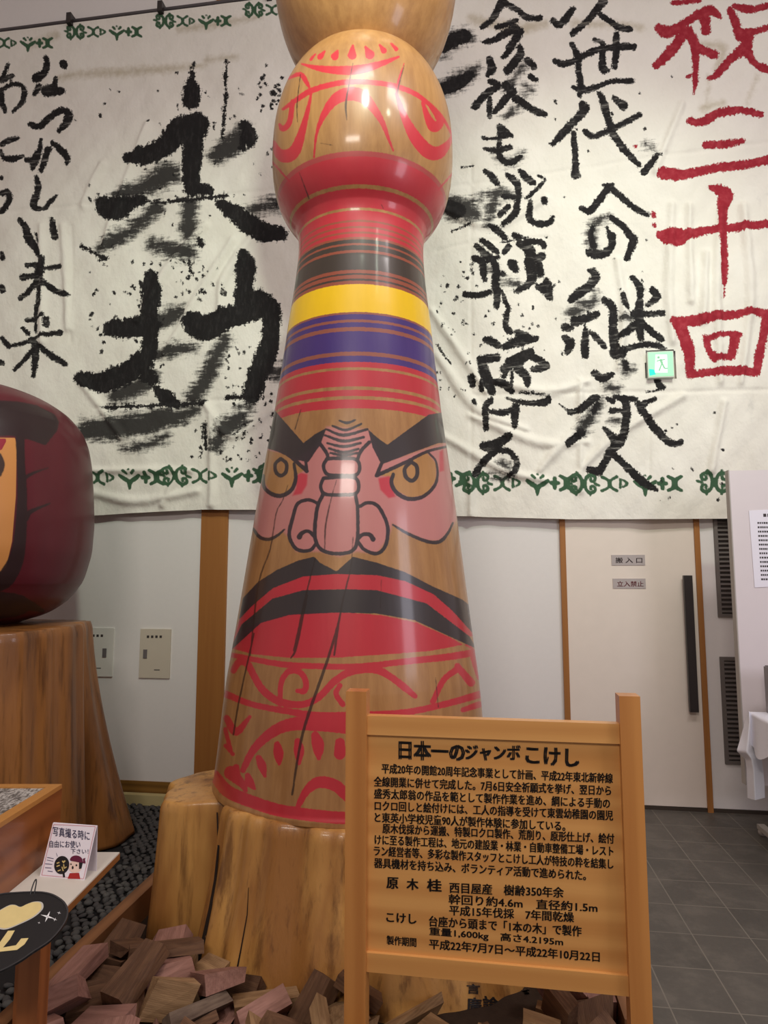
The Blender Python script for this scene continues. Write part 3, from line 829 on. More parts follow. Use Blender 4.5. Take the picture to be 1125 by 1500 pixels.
draw(K2 + ('#190,462 208,466 330,605 378,568 425,542 400,610 350,682 300,672 160,612|#605,548 640,580 685,612 860,484 925,474 945,600 900,602 790,642 660,692 625,622'
           '|165,615,8 260,650,12 345,722,14|345,722,10 340,680,10|640,740,14 660,690,12|640,740,14 760,685,12 850,640,10 935,618,7|160,740,11 165,790,13 200,820,15 240,825,15 280,800,14 298,750,13 290,690,9'
           '|235,669,12 258,690,13 256,725,13 235,741,13 214,725,13 212,690,12 235,669,12|710,735,12 702,770,14 722,810,15 770,838,15 830,832,13 880,790,11 897,740,8 890,680,6 860,645,6|785,683,13 808,700,14 810,740,14 790,762,14 765,748,14 758,712,13 785,683,13'
           '|430,668,12 415,700,12 432,735,12 490,740,12 552,738,12 568,705,12 552,672,12 490,668,12 430,668,12|415,752,12 403,785,12 420,818,12 490,822,12 552,816,12 564,780,12 548,750,12 490,746,12 415,752,12'
           '|412,822,12 388,880,13 378,990,13 397,1045,13 440,1067,13 500,1069,13 543,1053,13 559,1000,12 559,880,12 550,822,12|388,856,11 350,843,12 305,860,12 285,920,13 270,990,13 290,1040,13 320,1058,13 360,1055,12 382,1030,11|378,1000,12 350,975,12 322,985,15 313,1000,20'
           '|570,870,12 600,855,12 640,865,13 670,910,13 688,970,13 675,1040,13 640,1070,13 590,1055,12 560,1020,12|560,1010,12 580,990,13 610,990,15 625,1010,18|400,605,13 425,640,12 438,670,11|608,600,13 575,635,12 560,668,11'
           '|482,508,5 515,518,9 550,505,5|452,530,6 510,548,9 575,522,6|428,545,6 500,570,11 600,545,8|422,570,6 500,595,11 585,578,8|430,603,6 500,618,10 572,603,8|438,625,6 500,642,10 562,628,7|445,645,6 500,655,9 558,645,6'
           '|118,965,8 145,1000,12 185,1010,11 225,990,8 250,968,5|708,948,5 770,985,10 850,1018,12 905,1020,13 940,985,9 962,940,5'
           '|#60,1345 75,1260 140,1190 220,1140 310,1100 375,1085 400,1110 470,1147 540,1085 640,1110 760,1150 880,1212 1000,1265 1045,1300 1060,1420 960,1310 880,1240 760,1185 640,1160 470,1155 330,1165 200,1215 110,1292'
           '|#20,1480 70,1370 200,1262 330,1226 500,1222 640,1226 850,1282 1030,1420 1060,1470 950,1420 800,1350 640,1322 470,1318 270,1328 150,1362',), kf['black'])
draw(K2 + ('#165,612 300,672 400,600 430,535 605,548 640,610 660,690 935,600 980,920 940,985 900,1018 840,1013 760,975 705,942 690,1000 640,1070 560,1060 480,1080 400,1060 300,1060 270,1000 240,972 200,1003 150,1003 115,958 130,880',), kf['pink'])
draw(K2 + ('#165,630 250,650 338,716 298,740 296,765 260,815 200,822 160,760|#645,738 760,690 850,642 892,690 890,760 850,820 780,835 720,800 703,748',), kf['wood'])
draw(K2 + ('#283,826 300,790 301,740 320,728 348,735 345,780 322,818|#646,752 690,742 700,745 706,790 720,830 690,836 655,800|#905,640 920,630 925,720 905,725',), kf['rose'])
draw(K2 + ('#60,1345 110,1292 200,1215 330,1165 470,1155 640,1160 760,1185 880,1240 960,1310 1060,1420 1030,1420 850,1282 640,1226 500,1222 330,1226 200,1262 70,1370 20,1480',), kf['red'])
draw(K3 + ('#100,212 130,178 222,128 330,99 420,92 560,93 680,104 800,130 920,182 1010,232 1000,206 850,234 700,246 500,259 330,259 200,246 128,226'
           '|100,248,18 130,250,18 300,282,22 450,290,22 600,290,22 800,268,24 920,255,26 1020,238,26|130,305,24 150,275,26 180,280,26 205,325,26 240,380,28 300,420,28 380,430,26 440,405,26 500,345,26 560,310,28 640,300,30 700,325,26 760,370,26 795,400,18'
           '|300,410,18 305,350,20 330,310,22 370,310,22 395,345,22 390,380,22 365,380,16|530,430,20 505,390,20 520,360,18|90,385,24 110,395,26 200,430,22 330,455,24 440,470,26 600,468,26 750,460,24 900,430,24 1060,385,28|860,420,20 900,340,22 950,300,24|950,290,24 1000,350,30|1010,260,24 1030,330,20|970,450,18 1030,430,24'
           '|165,670,22 200,600,28 260,540,38 330,505,46 420,500,52 540,510,54 650,520,54 800,560,40|430,545,32 440,580,46 442,625,18|365,565,24 370,600,38 370,645,14|290,575,22 295,610,38 297,648,12|222,625,22 235,655,32 245,692,14|182,690,20 190,715,32 207,738,12|520,570,36 520,610,44|600,580,36 600,620,44'
           '|368,800,20 395,750,30 440,715,42 500,725,44 540,760,40 590,810,36|60,690,40 110,748,46 200,787,46 320,822,46 540,846,46 700,836,46 900,804,46 1070,735,46|120,680,50 160,720,30 175,745,14|140,660,24 145,700,26|105,480,24 140,530,30 190,475,12|100,580,14 128,612,14|100,520,16 120,600,16',), kf['red'])
draw(K1 + ('490,290,4 470,400,6 458,480,9 462,550,4|725,300,4 695,420,6 700,500,4|250,340,3 235,480,5 237,560,3|245,790,3 290,910,5|340,655,3 400,665,3|620,935,3 630,955,4',), kf['crack'])
draw(K2 + ('320,460,3 295,545,4|470,760,3 450,830,4 425,945,7 420,1050,4|265,780,3 240,850,4 215,900,4 190,1050,5 140,1200,6 105,1500,5|380,1090,4 340,1250,7 290,1480,7|540,1000,4 530,1130,5 490,1300,8 460,1500,8|660,1180,3 655,1300,3',), kf['crack'])
draw(K3 + ('205,170,5 150,420,6 130,540,6|400,30,7 360,220,8 340,260,5|525,90,5 480,250,10 400,480,11 370,600,9 345,760,7|870,330,3 880,440,3',), kf['crack'])

BR, RD, BK, YE, PU, GP = 'brown', S(194, 36, 58), S(48, 47, 46), S(255, 208, 10), S(54, 36, 122), None
rows_ = [  # (photo row where the band starts going down, colour)
    (221, S(176, 66, 70)), (229, RD), (270, GP), (276, RD), (304, GP), (308, RD), (322, S(150, 74, 56)), (325, RD), (331, S(150, 74, 56)), (334, RD), (339, S(150, 74, 56)), (342, RD), (347, S(150, 74, 56)),
    (350.5, BK), (356, S(150, 74, 56)), (359, BK), (366, S(150, 74, 56)), (370, BK), (395, S(150, 74, 56)), (400, BK), (402.5, S(150, 74, 56)), (408, BK), (411, S(150, 74, 56)),
    (416, YE), (457, S(150, 84, 70)), (460, PU), (468, S(150, 84, 70)), (472, PU), (479, S(150, 84, 70)), (485, PU), (515, S(150, 84, 70)), (521, PU), (530, RD), (538, GP), (542, RD), (566, GP), (571, RD), (580, GP), (585, RD), (598, GP)]


def ramp_of(t, z, items):
    rp = t.n('ValToRGB')
    cr = rp.color_ramp
    cr.interpolation = 'CONSTANT'
    items = sorted(items)
    cr.elements[0].position, cr.elements[1].position = items[0][0], items[1][0]
    while len(cr.elements) < len(items): cr.elements.new(items[len(cr.elements)][0])
    for e, (p, c) in zip(cr.elements, items):
        e.position = p
        e.color = (c[0], c[1], c[2], 1) if c else (0, 0, 0, 0)
    t.l(z, rp.inputs[0])
    return rp.outputs[0], rp.outputs[1]


def kokeshi_material(painted=True):
    t = NT('varnished_wood' if not painted else 'painted_kokeshi')
    v = t.coord((1, 1, .07))
    n1 = t.noise(26, v, 5, .65)
    n2 = t.noise(4.5, v, 3, .5)
    n3 = t.noise(3, t.coord(), 4, .6)
    f = t.sstep(t.math('ADD', t.math('MULTIPLY', n1, .6), t.math('ADD', t.math('MULTIPLY', n2, .4), t.math('MULTIPLY', n3, .3))), .35, .95)
    c = t.mix(f, S(144, 98, 54), S(188, 140, 86))
    fine = t.math('SUBTRACT', t.noise(90, t.coord((1, 1, .5)), 3), .5)
    if painted:
        zz = t.n('SeparateXYZ')
        tc = t.n('TexCoord')
        t.l(tc.outputs['Object'], zz.inputs[0])
        zn = t.math('ADD', zz.outputs[2], t.math('MULTIPLY', fine, .006))
        paintvar = t.math('ADD', .80, t.math('MULTIPLY', t.noise(7, t.coord((1, 1, .2)), 4), .35))

        def worn(col):
            nd = t.n('HueSaturation')
            t.val(col, nd.inputs['Color'])
            t.val(paintvar, nd.inputs['Value'])
            return nd.outputs[0]
        bare0 = c
        pk = t.sstep(t.math('ADD', t.attr('pink'), t.math('MULTIPLY', fine, 3)), -4, 3)
        c_pk = t.mix(t.noise(5, t.coord((1, 1, .2)), 3), S(188, 112, 112), S(206, 140, 138))
        c = t.mix(t.math('MULTIPLY', pk, .88), c, c_pk)
        c = t.mix(t.sstep(t.attr('wood'), -1, 1), c, t.mix(.35, bare0, S(190, 138, 78)))
        c = t.mix(t.sstep(t.attr('rose'), -2, 2), c, S(196, 62, 74))
        bare = c
        band = None
        cov = 0.0
        for i in range(len(rows_) - 1, -1, -1):        # from the lowest edge upwards; each edge hands over to the next band
            zi = zc(rows_[i][0])
            col = rows_[i - 1][1] if i else None
            e = t.sstep(zn, zi - .0016, zi + .0016)
            if col is None: c = t.mix(e, c, bare)
            else: c = t.mix(e, c, t.mix(.07, worn(col), bare))
        c = t.mix(t.math('MULTIPLY', t.sstep(t.math('ADD', t.attr('red'), t.math('MULTIPLY', fine, 2.5)), -.7, .7), .93), c, worn(S(196, 32, 56)))
        c = t.mix(t.math('MULTIPLY', t.sstep(t.math('ADD', t.attr('black'), t.math('ADD', t.math('MULTIPLY', fine, 1.6), .55)), -.7, .7), .96), c, S(38, 36, 42))
        c = t.mix(t.math('MULTIPLY', t.sstep(t.math('ADD', t.attr('crack'), t.math('MULTIPLY', fine, 1.5)), -.8, .6), .85), c, S(40, 22, 16))
    t.bump(t.noise(9, t.coord((1, 1, .25)), 3), .10, .02)
    t.b.inputs['Coat Roughness'].default_value = .2
    return t.done(c, .42, .5, .40)


me = grid_mesh('body', P, closed_u=True, cap=True)
N_ = np.stack([np.cos(th)[None, :] + 0 * zs[:, None], np.sin(th)[None, :] + 0 * zs[:, None]], -1)
vis = ((th > math.radians(-186)) & (th < math.radians(6)))[None, :] & (zs[:, None] > 0)
for nm, F in kf.items():
    put_attr(me, nm, np.where(vis, np.clip(F.sample(kx, ky), -12, 12), -12))
link('body', me, kokeshi_material(), kok, True)

zh = 4.6206 + .7185 * np.sin(np.linspace(-math.pi / 2 + .32, math.pi / 2 - .02, 90))
th2 = np.radians(np.linspace(0, 360, 145)[:-1])
me = grid_mesh('head', revolve(zh, head_r(zh), th2), closed_u=True, cap=True)
head = link('head', me, kokeshi_material(False), kok, True)
head['label'] = 'plain varnished round head above the painted body'

# log base the doll is carved from
tb = np.radians([-190, -184, -176, -168, -160, -154, -150, -146.5, -142, -128, -118, -110, -90, -70, -50, -30, -10, 20, 60, 90, 120, 150, 170])
rb = np.array([.66, .755, .815, .825, .81, .75, .63, .575, .622, .655, .650, .645, .638, .66, .70, .76, .80, .78, .74, .72, .68, .64, .64])
fl = np.array([.06, .05, .03, .03, .04, .06, .06, .03, .10, .12, .13, .135, .155, .165, .18, .18, .2, .15, .1, .1, .1, .1, .1])
tz = np.radians(np.linspace(-180, 180, 361)[:-1])
tq = np.where(tz > math.radians(170), tz - 2 * math.pi, tz)
o_ = np.argsort(tb)
r_t = np.interp(tq, tb[o_], rb[o_]); f_t = np.interp(tq, tb[o_], fl[o_])
zb = np.concatenate([np.linspace(0, .50, 46), np.linspace(.512, .562, 10)])
Rb = r_t[None, :] + f_t[None, :] * np.clip(1 - zb / .56, 0, 1)[:, None] ** 1.4
rng = np.random.default_rng(3)
for q in range(5, 42, 4):
    Rb = Rb + .0045 * rng.normal() * np.sin(q * tz[None, :] + rng.uniform(0, 6) + .6 * zb[:, None])
lob = np.interp(tq, np.radians([-190, -150, -140, 0, 170]), [.0, -.008, .0, .0, .0])
Zb_ = np.repeat(zb[:, None], 360, 1) + (lob + .008 * np.sin(5 * tz))[None, :] * (zb[:, None] / .56) ** 6
edge = np.clip((zb - .512) / .05, 0, 1)[:, None]
Rb = Rb - .022 * (1 - np.sqrt(np.maximum(0, 1 - edge ** 2))) * 1.0
inner = np.linspace(0, 1, 8)[1:]
top_r = [Rb[-1] * (1 - s) + .58 * s for s in inner]
top_z = [Zb_[-1] * (1 - s) + .562 * s for s in inner]
Rb = np.vstack([Rb] + [a[None] for a in top_r]); Zb_ = np.vstack([Zb_] + [a[None] for a in top_z])
Pb = np.stack([LEAN * Zb_ + Rb * np.cos(tz), Rb * np.sin(tz), Zb_], -1)
me_ped = grid_mesh('pedestal', Pb, closed_u=True, cap=True)


def stump_material(name, hi, mid, lo, rough=.38, crack=True):
    t = NT(name)
    v = t.coord((1, 1, .09))
    n1 = t.noise(16, v, 6, .65)
    n2 = t.noise(3.2, t.coord((1, 1, .22)), 4, .6)
    n3 = t.noise(48, t.coord((1, 1, .05)), 3, .6)
    c = t.mix(t.sstep(n2, .38, .62), mid, hi)
    c = t.mix(t.math('MULTIPLY', t.sstep(n1, .48, .70), .75), c, lo)
    c = t.mix(t.math('MULTIPLY', t.sstep(n3, .58, .75), .45), c, lo)
    kn = t.sstep(t.noise(7, t.coord((1, 1, .45)), 2), .74, .80)
    c = t.mix(kn, c, S(58, 30, 16))
    t.bump(t.math('ADD', n1, t.math('MULTIPLY', n2, 1.5)), .35, .012)
    return t.done(c, rough, .45, .2)


M_ped = stump_material('pedestal_wood', S(208, 156, 86), S(160, 108, 54), S(100, 62, 32))
ped = link('pedestal', me_ped, M_ped, kok, True)
ped['label'] = 'bare fluted tree trunk base with dark brushed signature'
bvh = BVHTree.FromPolygons([tuple(p + np.array([KX - LEAN * .55, KD, 0])) for p in Pb.reshape(-1, 3)], [tuple(p.vertices) for p in me_ped.polygons if len(p.vertices) == 4])
ko = np.array([KX - LEAN * .55, KD, 0])


def on_pedestal(x, y):
    d = Vector(ray(x, y)).normalized()
    h = bvh.ray_cast(Vector(CAM), d)
    p = (h[0] - d * .0025) if h[0] else Vector(at_y(x, y, 2.45))
    return np.array(p) - ko


M_sumi = flat('brushed_ink', S(36, 30, 28), .5)
for row in (('言', 684, 1448, 703, 1449, 14), ('廣', 684, 1473, 705, 1475, 25), ('諭', 708, 1471, 730, 1474, 25), ('芳', 764, 1457, 775, 1456, 15)):
    link('brushed_character', lines_mesh('brushed_character', [row], on_pedestal, .03), M_sumi, ped)
# the deep split beside the left root of the base
cr_pts = [(318, 1190), (320, 1240), (315, 1290), (308, 1330), (299, 1372), (290, 1408)]
for name, pts, w in (('split', cr_pts, 3.2), ('split', [(364, 1300), (362, 1340), (353, 1390), (346, 1426)], 1.3)):
    VV = []
    for i, (x, y) in enumerate(pts):
        ww = w * (.3 + .9 * i / len(pts))
        VV += [tuple(on_pedestal(x - ww, y)), tuple(on_pedestal(x + ww, y))]
    me = bpy.data.meshes.new(name)
    me.from_pydata(VV, [], [(2 * i, 2 * i + 1, 2 * i + 3, 2 * i + 2) for i in range(len(pts) - 1)])
    link(name, me, flat('split_dark', S(30, 18, 12), .9), ped)

# ------------------------------------------------------------------ wooden notice board in front of the doll
M_cedar = wood('signboard_wood', S(226, 168, 98), S(198, 136, 72), 0, 5, .05, .38, .25, .25, .08)
M_cedar_post = wood('signboard_post_wood', S(206, 142, 76), S(178, 114, 56), 2, 6, .05, .38, .25, .3, .08)
SG = Plane(math.radians(9.0), at_y(722, 1230, 2.0))
sign = thing('notice_board', 'wooden notice board on two square posts with black brushed Japanese text', 'notice board')
sign.matrix_world = SG.mat()
sx = lambda x, y, off=0: SG.uv(x, y, off)[0]
sz = lambda x, y, off=0: SG.uv(x, y, off)[1]


def sbox(name, x0, x1, y0, y1, z0, z1, m, bevel=.002, label=None):
    bm = bmesh.new()
    box(bm, x0, x1, y0, y1, z0, z1)
    o = obj(name, bm, m, sign, bevel=bevel)
    if label: o['label'] = label
    return o


pf = -.026
lx0, lx1 = sx(506.5, 1050, pf), sx(536.5, 1050, pf)
rx0, rx1 = sx(907.5, 1040, pf), sx(938.5, 1040, pf)
ztop = sz(522, 1013, pf)
sbox('post', lx0, lx1, pf, .034, 0, ztop, M_cedar_post, .003)
sbox('post', rx0, rx1, pf, .034, 0, sz(922, 1020, pf), M_cedar_post, .003)
rf = -.012
zt1, zt0 = sz(720, 1054.5, rf), sz(720, 1083, rf)
sbox('top_rail', lx1, rx0, rf, .022, zt0, zt1, M_cedar)
zb1, zb0 = sz(720, 1412, rf), sz(720, 1441, rf)
sbox('bottom_rail', lx1, rx0, rf, .022, zb0, zb1, M_cedar)
sbox('panel', lx1, rx0, 0, .014, zb1 - .004, zt0 + .004, M_cedar, 0)
K4 = lambda x, y: (500 + x / 2.4457, 1000 + y / 2.4457)


def on_sign(x, y):
    u, z = SG.uv(*K4(x, y), -.0008)
    return (u, -.0008, z)


body_rows = [
 ('平成20年の開館20周年記念事業として計画、平成22年東北新幹線', 145, 307, 972, 343, 36),
 ('全線開業に併せて完成した。7月6日安全祈願式を挙げ、翌日から', 117, 354, 966, 387, 36),
 ('盛秀太郎翁の作品を範として製作作業を進め、綱による手動の', 118, 397, 962, 433, 36),
 ('ロクロ回しと絵付けには、工人の指導を受けて東雲幼稚園の園児', 120, 440, 973, 476, 36),
 ('と東英小学校児童90人が製作体験に参加している。', 120, 482, 802, 514, 36),
 ('原木伐採から運搬、特製ロクロ製作、荒削り、原形仕上げ、絵付', 148, 522, 977, 559, 36),
 ('けに至る製作工程は、地元の建設業・林業・自動車整備工場・レスト', 120, 562, 974, 604, 36),
 ('ラン経営者等、多彩な製作スタッフとこけし工人が特技の粋を結集し', 117, 602, 974, 650, 36),
 ('器具機材を持ち込み、ボランティア活動で進められた。', 118, 645, 876, 691, 36),
 ('西目屋産　樹齢350年余', 388, 734, 796, 752, 38), ('幹回り約4.6m　直径約1.5m', 385, 775, 917, 806, 36), ('平成15年伐採　7年間乾燥', 387, 815, 833, 841, 36),
 ('台座から頭まで「1本の木」で製作', 315, 854, 860, 891, 38), ('重量1,600kg　高さ4.2195m', 316, 892, 794, 931, 34), ('平成22年7月7日～平成22年10月22日', 315, 936, 925, 983, 36),
 ('製作期間', 163, 922, 268, 931, 32)]
M_brush = flat('board_ink', S(34, 26, 22), .55)
link('inscription', lines_mesh('inscription', body_rows, on_sign, .03), M_brush, sign)['label'] = 'black handwritten body text'
link('title', lines_mesh('title', [('日本一の', 208, 240, 440, 250, 66), ('ジャンボ', 445, 250, 640, 252, 54), ('こけし', 662, 258, 850, 272, 62)], on_sign, .05), M_brush, sign)['label'] = 'bold black title line'
for row in (('原', 163, 717, 203, 719, 40), ('木', 235, 721, 275, 723, 40), ('桂', 308, 725, 358, 728, 44), ('こけし', 162, 840, 268, 848, 34)):
    link('heading', lines_mesh('heading', [row], on_sign, .04), M_brush, sign)

# ------------------------------------------------------------------ partition, notice, draped table at the right
M_part = flat('partition_panel', S(224, 216, 218), .7, .3, .015, 8)
M_part_edge = flat('partition_edge', S(176, 170, 164), .5, .4, .02)
PT = Plane(WYAW, at_y(1075, 850, 3.72))
part = thing('partition_screen', 'pale free-standing partition screen at the right edge behind the draped table', 'partition')
part.matrix_world = PT.mat()
pu = PT.uv(1077, 850)[0]
pz = PT.uv(1090, 689)[1]
bm = bmesh.new()
box(bm, pu, pu + 1.1, 0, .032, .34, pz)
obj('panel', bm, M_part, part, bevel=.003)
bm = bmesh.new()
box(bm, pu - .006, pu, -.002, .05, .34, pz + .004)
obj('edge_strip', bm, M_part_edge, part, bevel=.002)
fu = PT.uv(1141, 1220)[0]
for fx in (fu, pu + 1.0):
    bm = bmesh.new()
    box(bm, fx - .02, fx + .02, -.05, .24, .035, .06)
    box(bm, fx - .014, fx + .014, .0, .028, .06, .36)
    for yy in (-.04, .22):
        bmesh.ops.create_uvsphere(bm, u_segments=16, v_segments=10, radius=.022, matrix=Matrix.Translation((fx, yy, .022)))
    obj('foot', bm, M_part_edge, part)
notice = thing('paper_notice', 'white printed paper notice taped to the pale partition screen', 'notice')
notice.matrix_world = PT.mat()
c = [PT.uv(*q, -.003) for q in ((1097, 748), (1152, 745), (1160, 858), (1105.5, 860.5))]
bm = bmesh.new()
prism(bm, c, -.0035, -.0015, lambda u, z, d: (u, d, z))
obj('sheet', bm, flat('notice_paper', S(238, 236, 246), .7, .2, .01), notice)
bm = bmesh.new()
rr = random.Random(9)
for i in range(14):
    y = 766 + i * 6.35
    x = 1109.5 + i * .42
    while x < 1150 + i * .5:
        w = rr.uniform(2.0, 3.1)
        a, b = PT.uv(x, y - 1.3, -.004), PT.uv(x + w, y + 1.3, -.004)
        box(bm, a[0], b[0], -.0042, -.0036, b[1], a[1])
        x += w + rr.uniform(.5, .9)
obj('print', bm, M_smallprint, notice)
bm = bmesh.new()
for x in range(1118, 1146, 6):
    a, b = PT.uv(x, 752.5, -.004), PT.uv(x + 4.6, 757, -.004)
    box(bm, a[0], b[0], -.0042, -.0036, b[1], a[1])
obj('heading', bm, M_smallprint, notice)

TT = .752
tc0 = at_z(1097, 1042, TT + .006)
table = thing('folding_table', 'folding table hidden under a white cloth beside the pale partition', 'table', (tc0[0], tc0[1], 0), -WYAW)
M_tbl = flat('table_top', S(200, 196, 188), .5)
bm = bmesh.new(); box(bm, .012, 1.3, -.62, -.012, TT - .028, TT); obj('table_top', bm, M_tbl, table, bevel=.004)
for lx, ly in ((.3, -.06), (.3, -.56), (1.24, -.06), (1.24, -.56)):
    bm = bmesh.new()
    bmesh.ops.create_cone(bm, segments=12, radius1=.013, radius2=.013, depth=TT - .028, cap_ends=True, matrix=Matrix.Translation((lx, ly, (TT - .028) / 2)))
    obj('leg', bm, M_metal_dark, table, True)
# cloth: top with a hanging left side and a long drooping corner
M_cloth = flat('table_cloth_white', S(232, 232, 240), .75, .2, .015, 14, .1)
cl = thing('tablecloth', 'white tablecloth with a long drooping corner draped over the table at the right edge', 'tablecloth', (tc0[0], tc0[1], 0), -WYAW)
GX, GY = 60, 80
gx = np.linspace(0, 1.31, GX); gy = np.linspace(0, -.64, GY)
rows_c = []
topz = TT + .004
n_d = 26
path = [('d', k / n_d) for k in range(n_d, 0, -1)] + [('t', g) for g in gx]
Pc = np.zeros((len(path), GY, 3))
for i, (kd, g) in enumerate(path):
    for j, y in enumerate(gy):
        if kd == 't':
            Pc[i, j] = (g, y, topz)
        else:
            drop = .155 + .03 * math.sin(9 * -y + .6) + .02 * math.sin(23 * y)
            Pc[i, j] = (-.006 - .022 * g - .012 * g * math.sin(26 * y), y, topz - drop * g)
link('cloth', grid_mesh('cloth', Pc), M_cloth, cl, True)
# drooping corner: a fold in front of the left edge at the far corner
cam_r = np.array([math.cos(WYAW), -math.sin(WYAW), 0.0])
Dc = tc0[1] - .03


def ccv(x, y, d=0.0):
    p = at_y(x, y, Dc + d)
    return Matrix.Rotation(WYAW, 4, 'Z') @ Vector((p[0] - tc0[0], p[1] - tc0[1], p[2]))


Lp = [(1096, 1041, .0), (1091, 1068, .02), (1084.5, 1096, .03), (1079, 1099.5, .02)]
corner = [  # rows of a folded strip: left, ridge, right
    ((1096, 1041, .02), (1097, 1041.5, -.01), (1098, 1042.5, .0)), ((1091, 1058, .03), (1098, 1058, -.03), (1106, 1062, .01)), ((1085, 1080, .03), (1096, 1082, -.04), (1110, 1084, .01)),
    ((1079, 1100, .02), (1094, 1102, -.045), (1114, 1104, .01)), ((1091.5, 1112, .02), (1101, 1112, -.045), (1116, 1112, .0)), ((1094, 1126, .02), (1104, 1128, -.045), (1118, 1128, .0)),
    ((1094.5, 1150, .02), (1105, 1152, -.045), (1120, 1150, .0)), ((1095, 1169, .02), (1106, 1172, -.045), (1120.5, 1168.5, .0))]
Pk = []
for row in corner:
    A = np.array([tuple(ccv(*p)) for p in row])
    s = np.linspace(0, 2, 17)
    q = np.stack([np.interp(s, [0, 1, 2], A[:, kk]) for kk in range(3)], -1)
    Pk.append(q)
Pk = np.array(Pk)
s8 = np.linspace(0, len(corner) - 1, 40)
Pk2 = np.zeros((40, 17, 3))
for jj in range(17):
    for kk in range(3): Pk2[:, jj, kk] = np.interp(s8, np.arange(len(corner)), Pk[:, jj, kk])
link('hanging_corner', grid_mesh('hanging_corner', Pk2), M_cloth, cl, True)
gb = at_z(1119, 1043, TT)
gt = thing('display_box', 'grey box standing on the white draped table at the picture edge', 'box', (gb[0], gb[1], TT + .0045), -WYAW)
bm = bmesh.new()
box(bm, 0, .16, -.14, -.03, 0, .24)
obj('carton', bm, flat('carton_grey', S(150, 146, 150), .6), gt, bevel=.004)
bm = bmesh.new()
box(bm, .005, .155, -.135, -.035, .24, .246)
obj('lid', bm, flat('lid_grey', S(132, 128, 132), .6), gt, bevel=.002)

# ------------------------------------------------------------------ daruma doll on its stump at the left
DX, DD, DSC = -2.23 * 1.13, 3.32 * 1.13, 1.13
dz = np.array([0, .012, .03, .06, .12, .22, .36, .52, .70, .84, .94, 1.02, 1.09, 1.15, 1.195, 1.222, 1.232])
dr = np.array([.30, .40, .455, .515, .592, .655, .688, .694, .682, .668, .648, .612, .552, .46, .34, .18, .01])
zz = np.concatenate([np.linspace(0, .2, 60), np.linspace(.205, 1.0, 160), np.linspace(1.004, 1.232, 70)])


def smooth_interp(z, zk_, rk_):
    r = np.interp(z, zk_, rk_)
    for _ in range(3):
        k = np.ones(9) / 9
        r = np.convolve(np.pad(r, 4, 'edge'), k, 'valid')
    return r


zz, dzs = zz * DSC, dz * DSC
DZ0 = 1.207
rr_ = smooth_interp(zz, dzs, dr * DSC)
rr_[-1] = .004
td = np.concatenate([np.radians(np.linspace(-150, 48, 340)), np.radians(np.linspace(52, 206, 40))])
Pd = revolve(zz, rr_, td, 0)
dxp, dyp = project(Pd + np.array([DX, DD, DZ0]))
df = {n: Field(-220, 500, 160, 960) for n in ('black', 'face', 'red')}
KD_ = (0, 540, 3.75)
draw(KD_ + ('#-600,190 -300,172 -40,172 100,180 200,200 300,250 325,290 315,340 250,422 160,390 60,368 -60,372 -600,380|110,370,50 115,520,46 122,700,54 108,950,70 70,1090,90 -20,1180,100 -300,1200,90|120,610,26 180,575,16 265,545,6|140,820,40 170,785,24 275,740,8|-10,480,40 5,530,44 -5,580,30|-600,1300,160 0,1300,150 150,1300,66 235,1330,20',), df['black'])
draw(KD_ + ('#-500,376 82,380 92,420 87,700 66,950 34,1090 -10,1130 -500,1140',), df['face'])
draw(KD_ + ('#-60,384 32,384 34,400 10,445 -60,470',), df['red'])
dar = thing('daruma_doll', 'huge dark maroon doll with a black brow, on the stump at the left edge', 'doll', (DX, DD, DZ0))
me = grid_mesh('body', Pd, closed_u=True, cap=True)
dv = ((td < math.radians(47)) & (td > math.radians(-149)))[None, :] & (zz[:, None] > -1)
for nm, F in df.items(): put_attr(me, nm, np.where(dv, np.clip(F.sample(dxp, dyp), -12, 12), -12))


def daruma_material():
    t = NT('maroon_lacquer')
    c = t.mix(t.noise(6, t.coord((1, 1, .2)), 4), S(76, 16, 28), S(98, 24, 36))
    fine = t.math('SUBTRACT', t.noise(60, None, 3), .5)
    c = t.mix(t.sstep(t.attr('face'), -.6, .6), c, S(206, 140, 76))
    c = t.mix(t.sstep(t.attr('red'), -.6, .6), c, S(150, 30, 50))
    c = t.mix(t.math('MULTIPLY', t.sstep(t.math('ADD', t.attr('black'), t.math('MULTIPLY', fine, 2)), -1.2, 1.2), .96), c, S(40, 26, 28))
    return t.done(c, .45, .4, .15)


link('body', me, daruma_material(), dar, True)

tzz = np.radians(np.linspace(-180, 180, 289)[:-1])
zst = np.concatenate([np.linspace(GZ - .01, 1.135, 60), np.linspace(1.152, DZ0, 6)])
ang = np.degrees(tzz)
lobes = np.interp(ang, [-180, -150, -120, -100, -84, -70, -58, -46, -36, -28, -16, -4, 4, 10, 18, 27, 40, 60, 110, 180], [.78, .80, .79, .77, .80, .79, .76, .79, .82, .82, .80, .80, .79, .72, .76, .785, .77, .76, .72, .77])
flr = np.interp(ang, [-180, -120, -90, -60, -40, -28, -16, -6, 3, 9, 16, 26, 38, 55, 70, 130, 180], [.15, .12, .10, .08, .06, .06, .05, .06, .08, .04, .22, .30, .26, .10, .02, .02, .12])
Rs = (lobes[None, :] - .0) + flr[None, :] * np.clip(1 - (zst + .09) / 1.297, 0, 1)[:, None] ** 1.5
for q in (7, 12, 19, 31):
    Rs = Rs + .004 * rng.normal() * np.sin(q * tzz[None, :] + rng.uniform(0, 6) + 1.4 * zst[:, None])
e2 = np.clip((zst - 1.152) / .055, 0, 1)[:, None]
Rs = Rs - .012 * e2 ** 2
Zs = np.repeat(zst[:, None], 288, 1) + (.006 * np.sin(3 * tzz + 1) - .008)[None, :] * np.clip(zst[:, None] / DZ0, 0, 1) ** 8
inn = np.linspace(0, 1, 8)[1:]
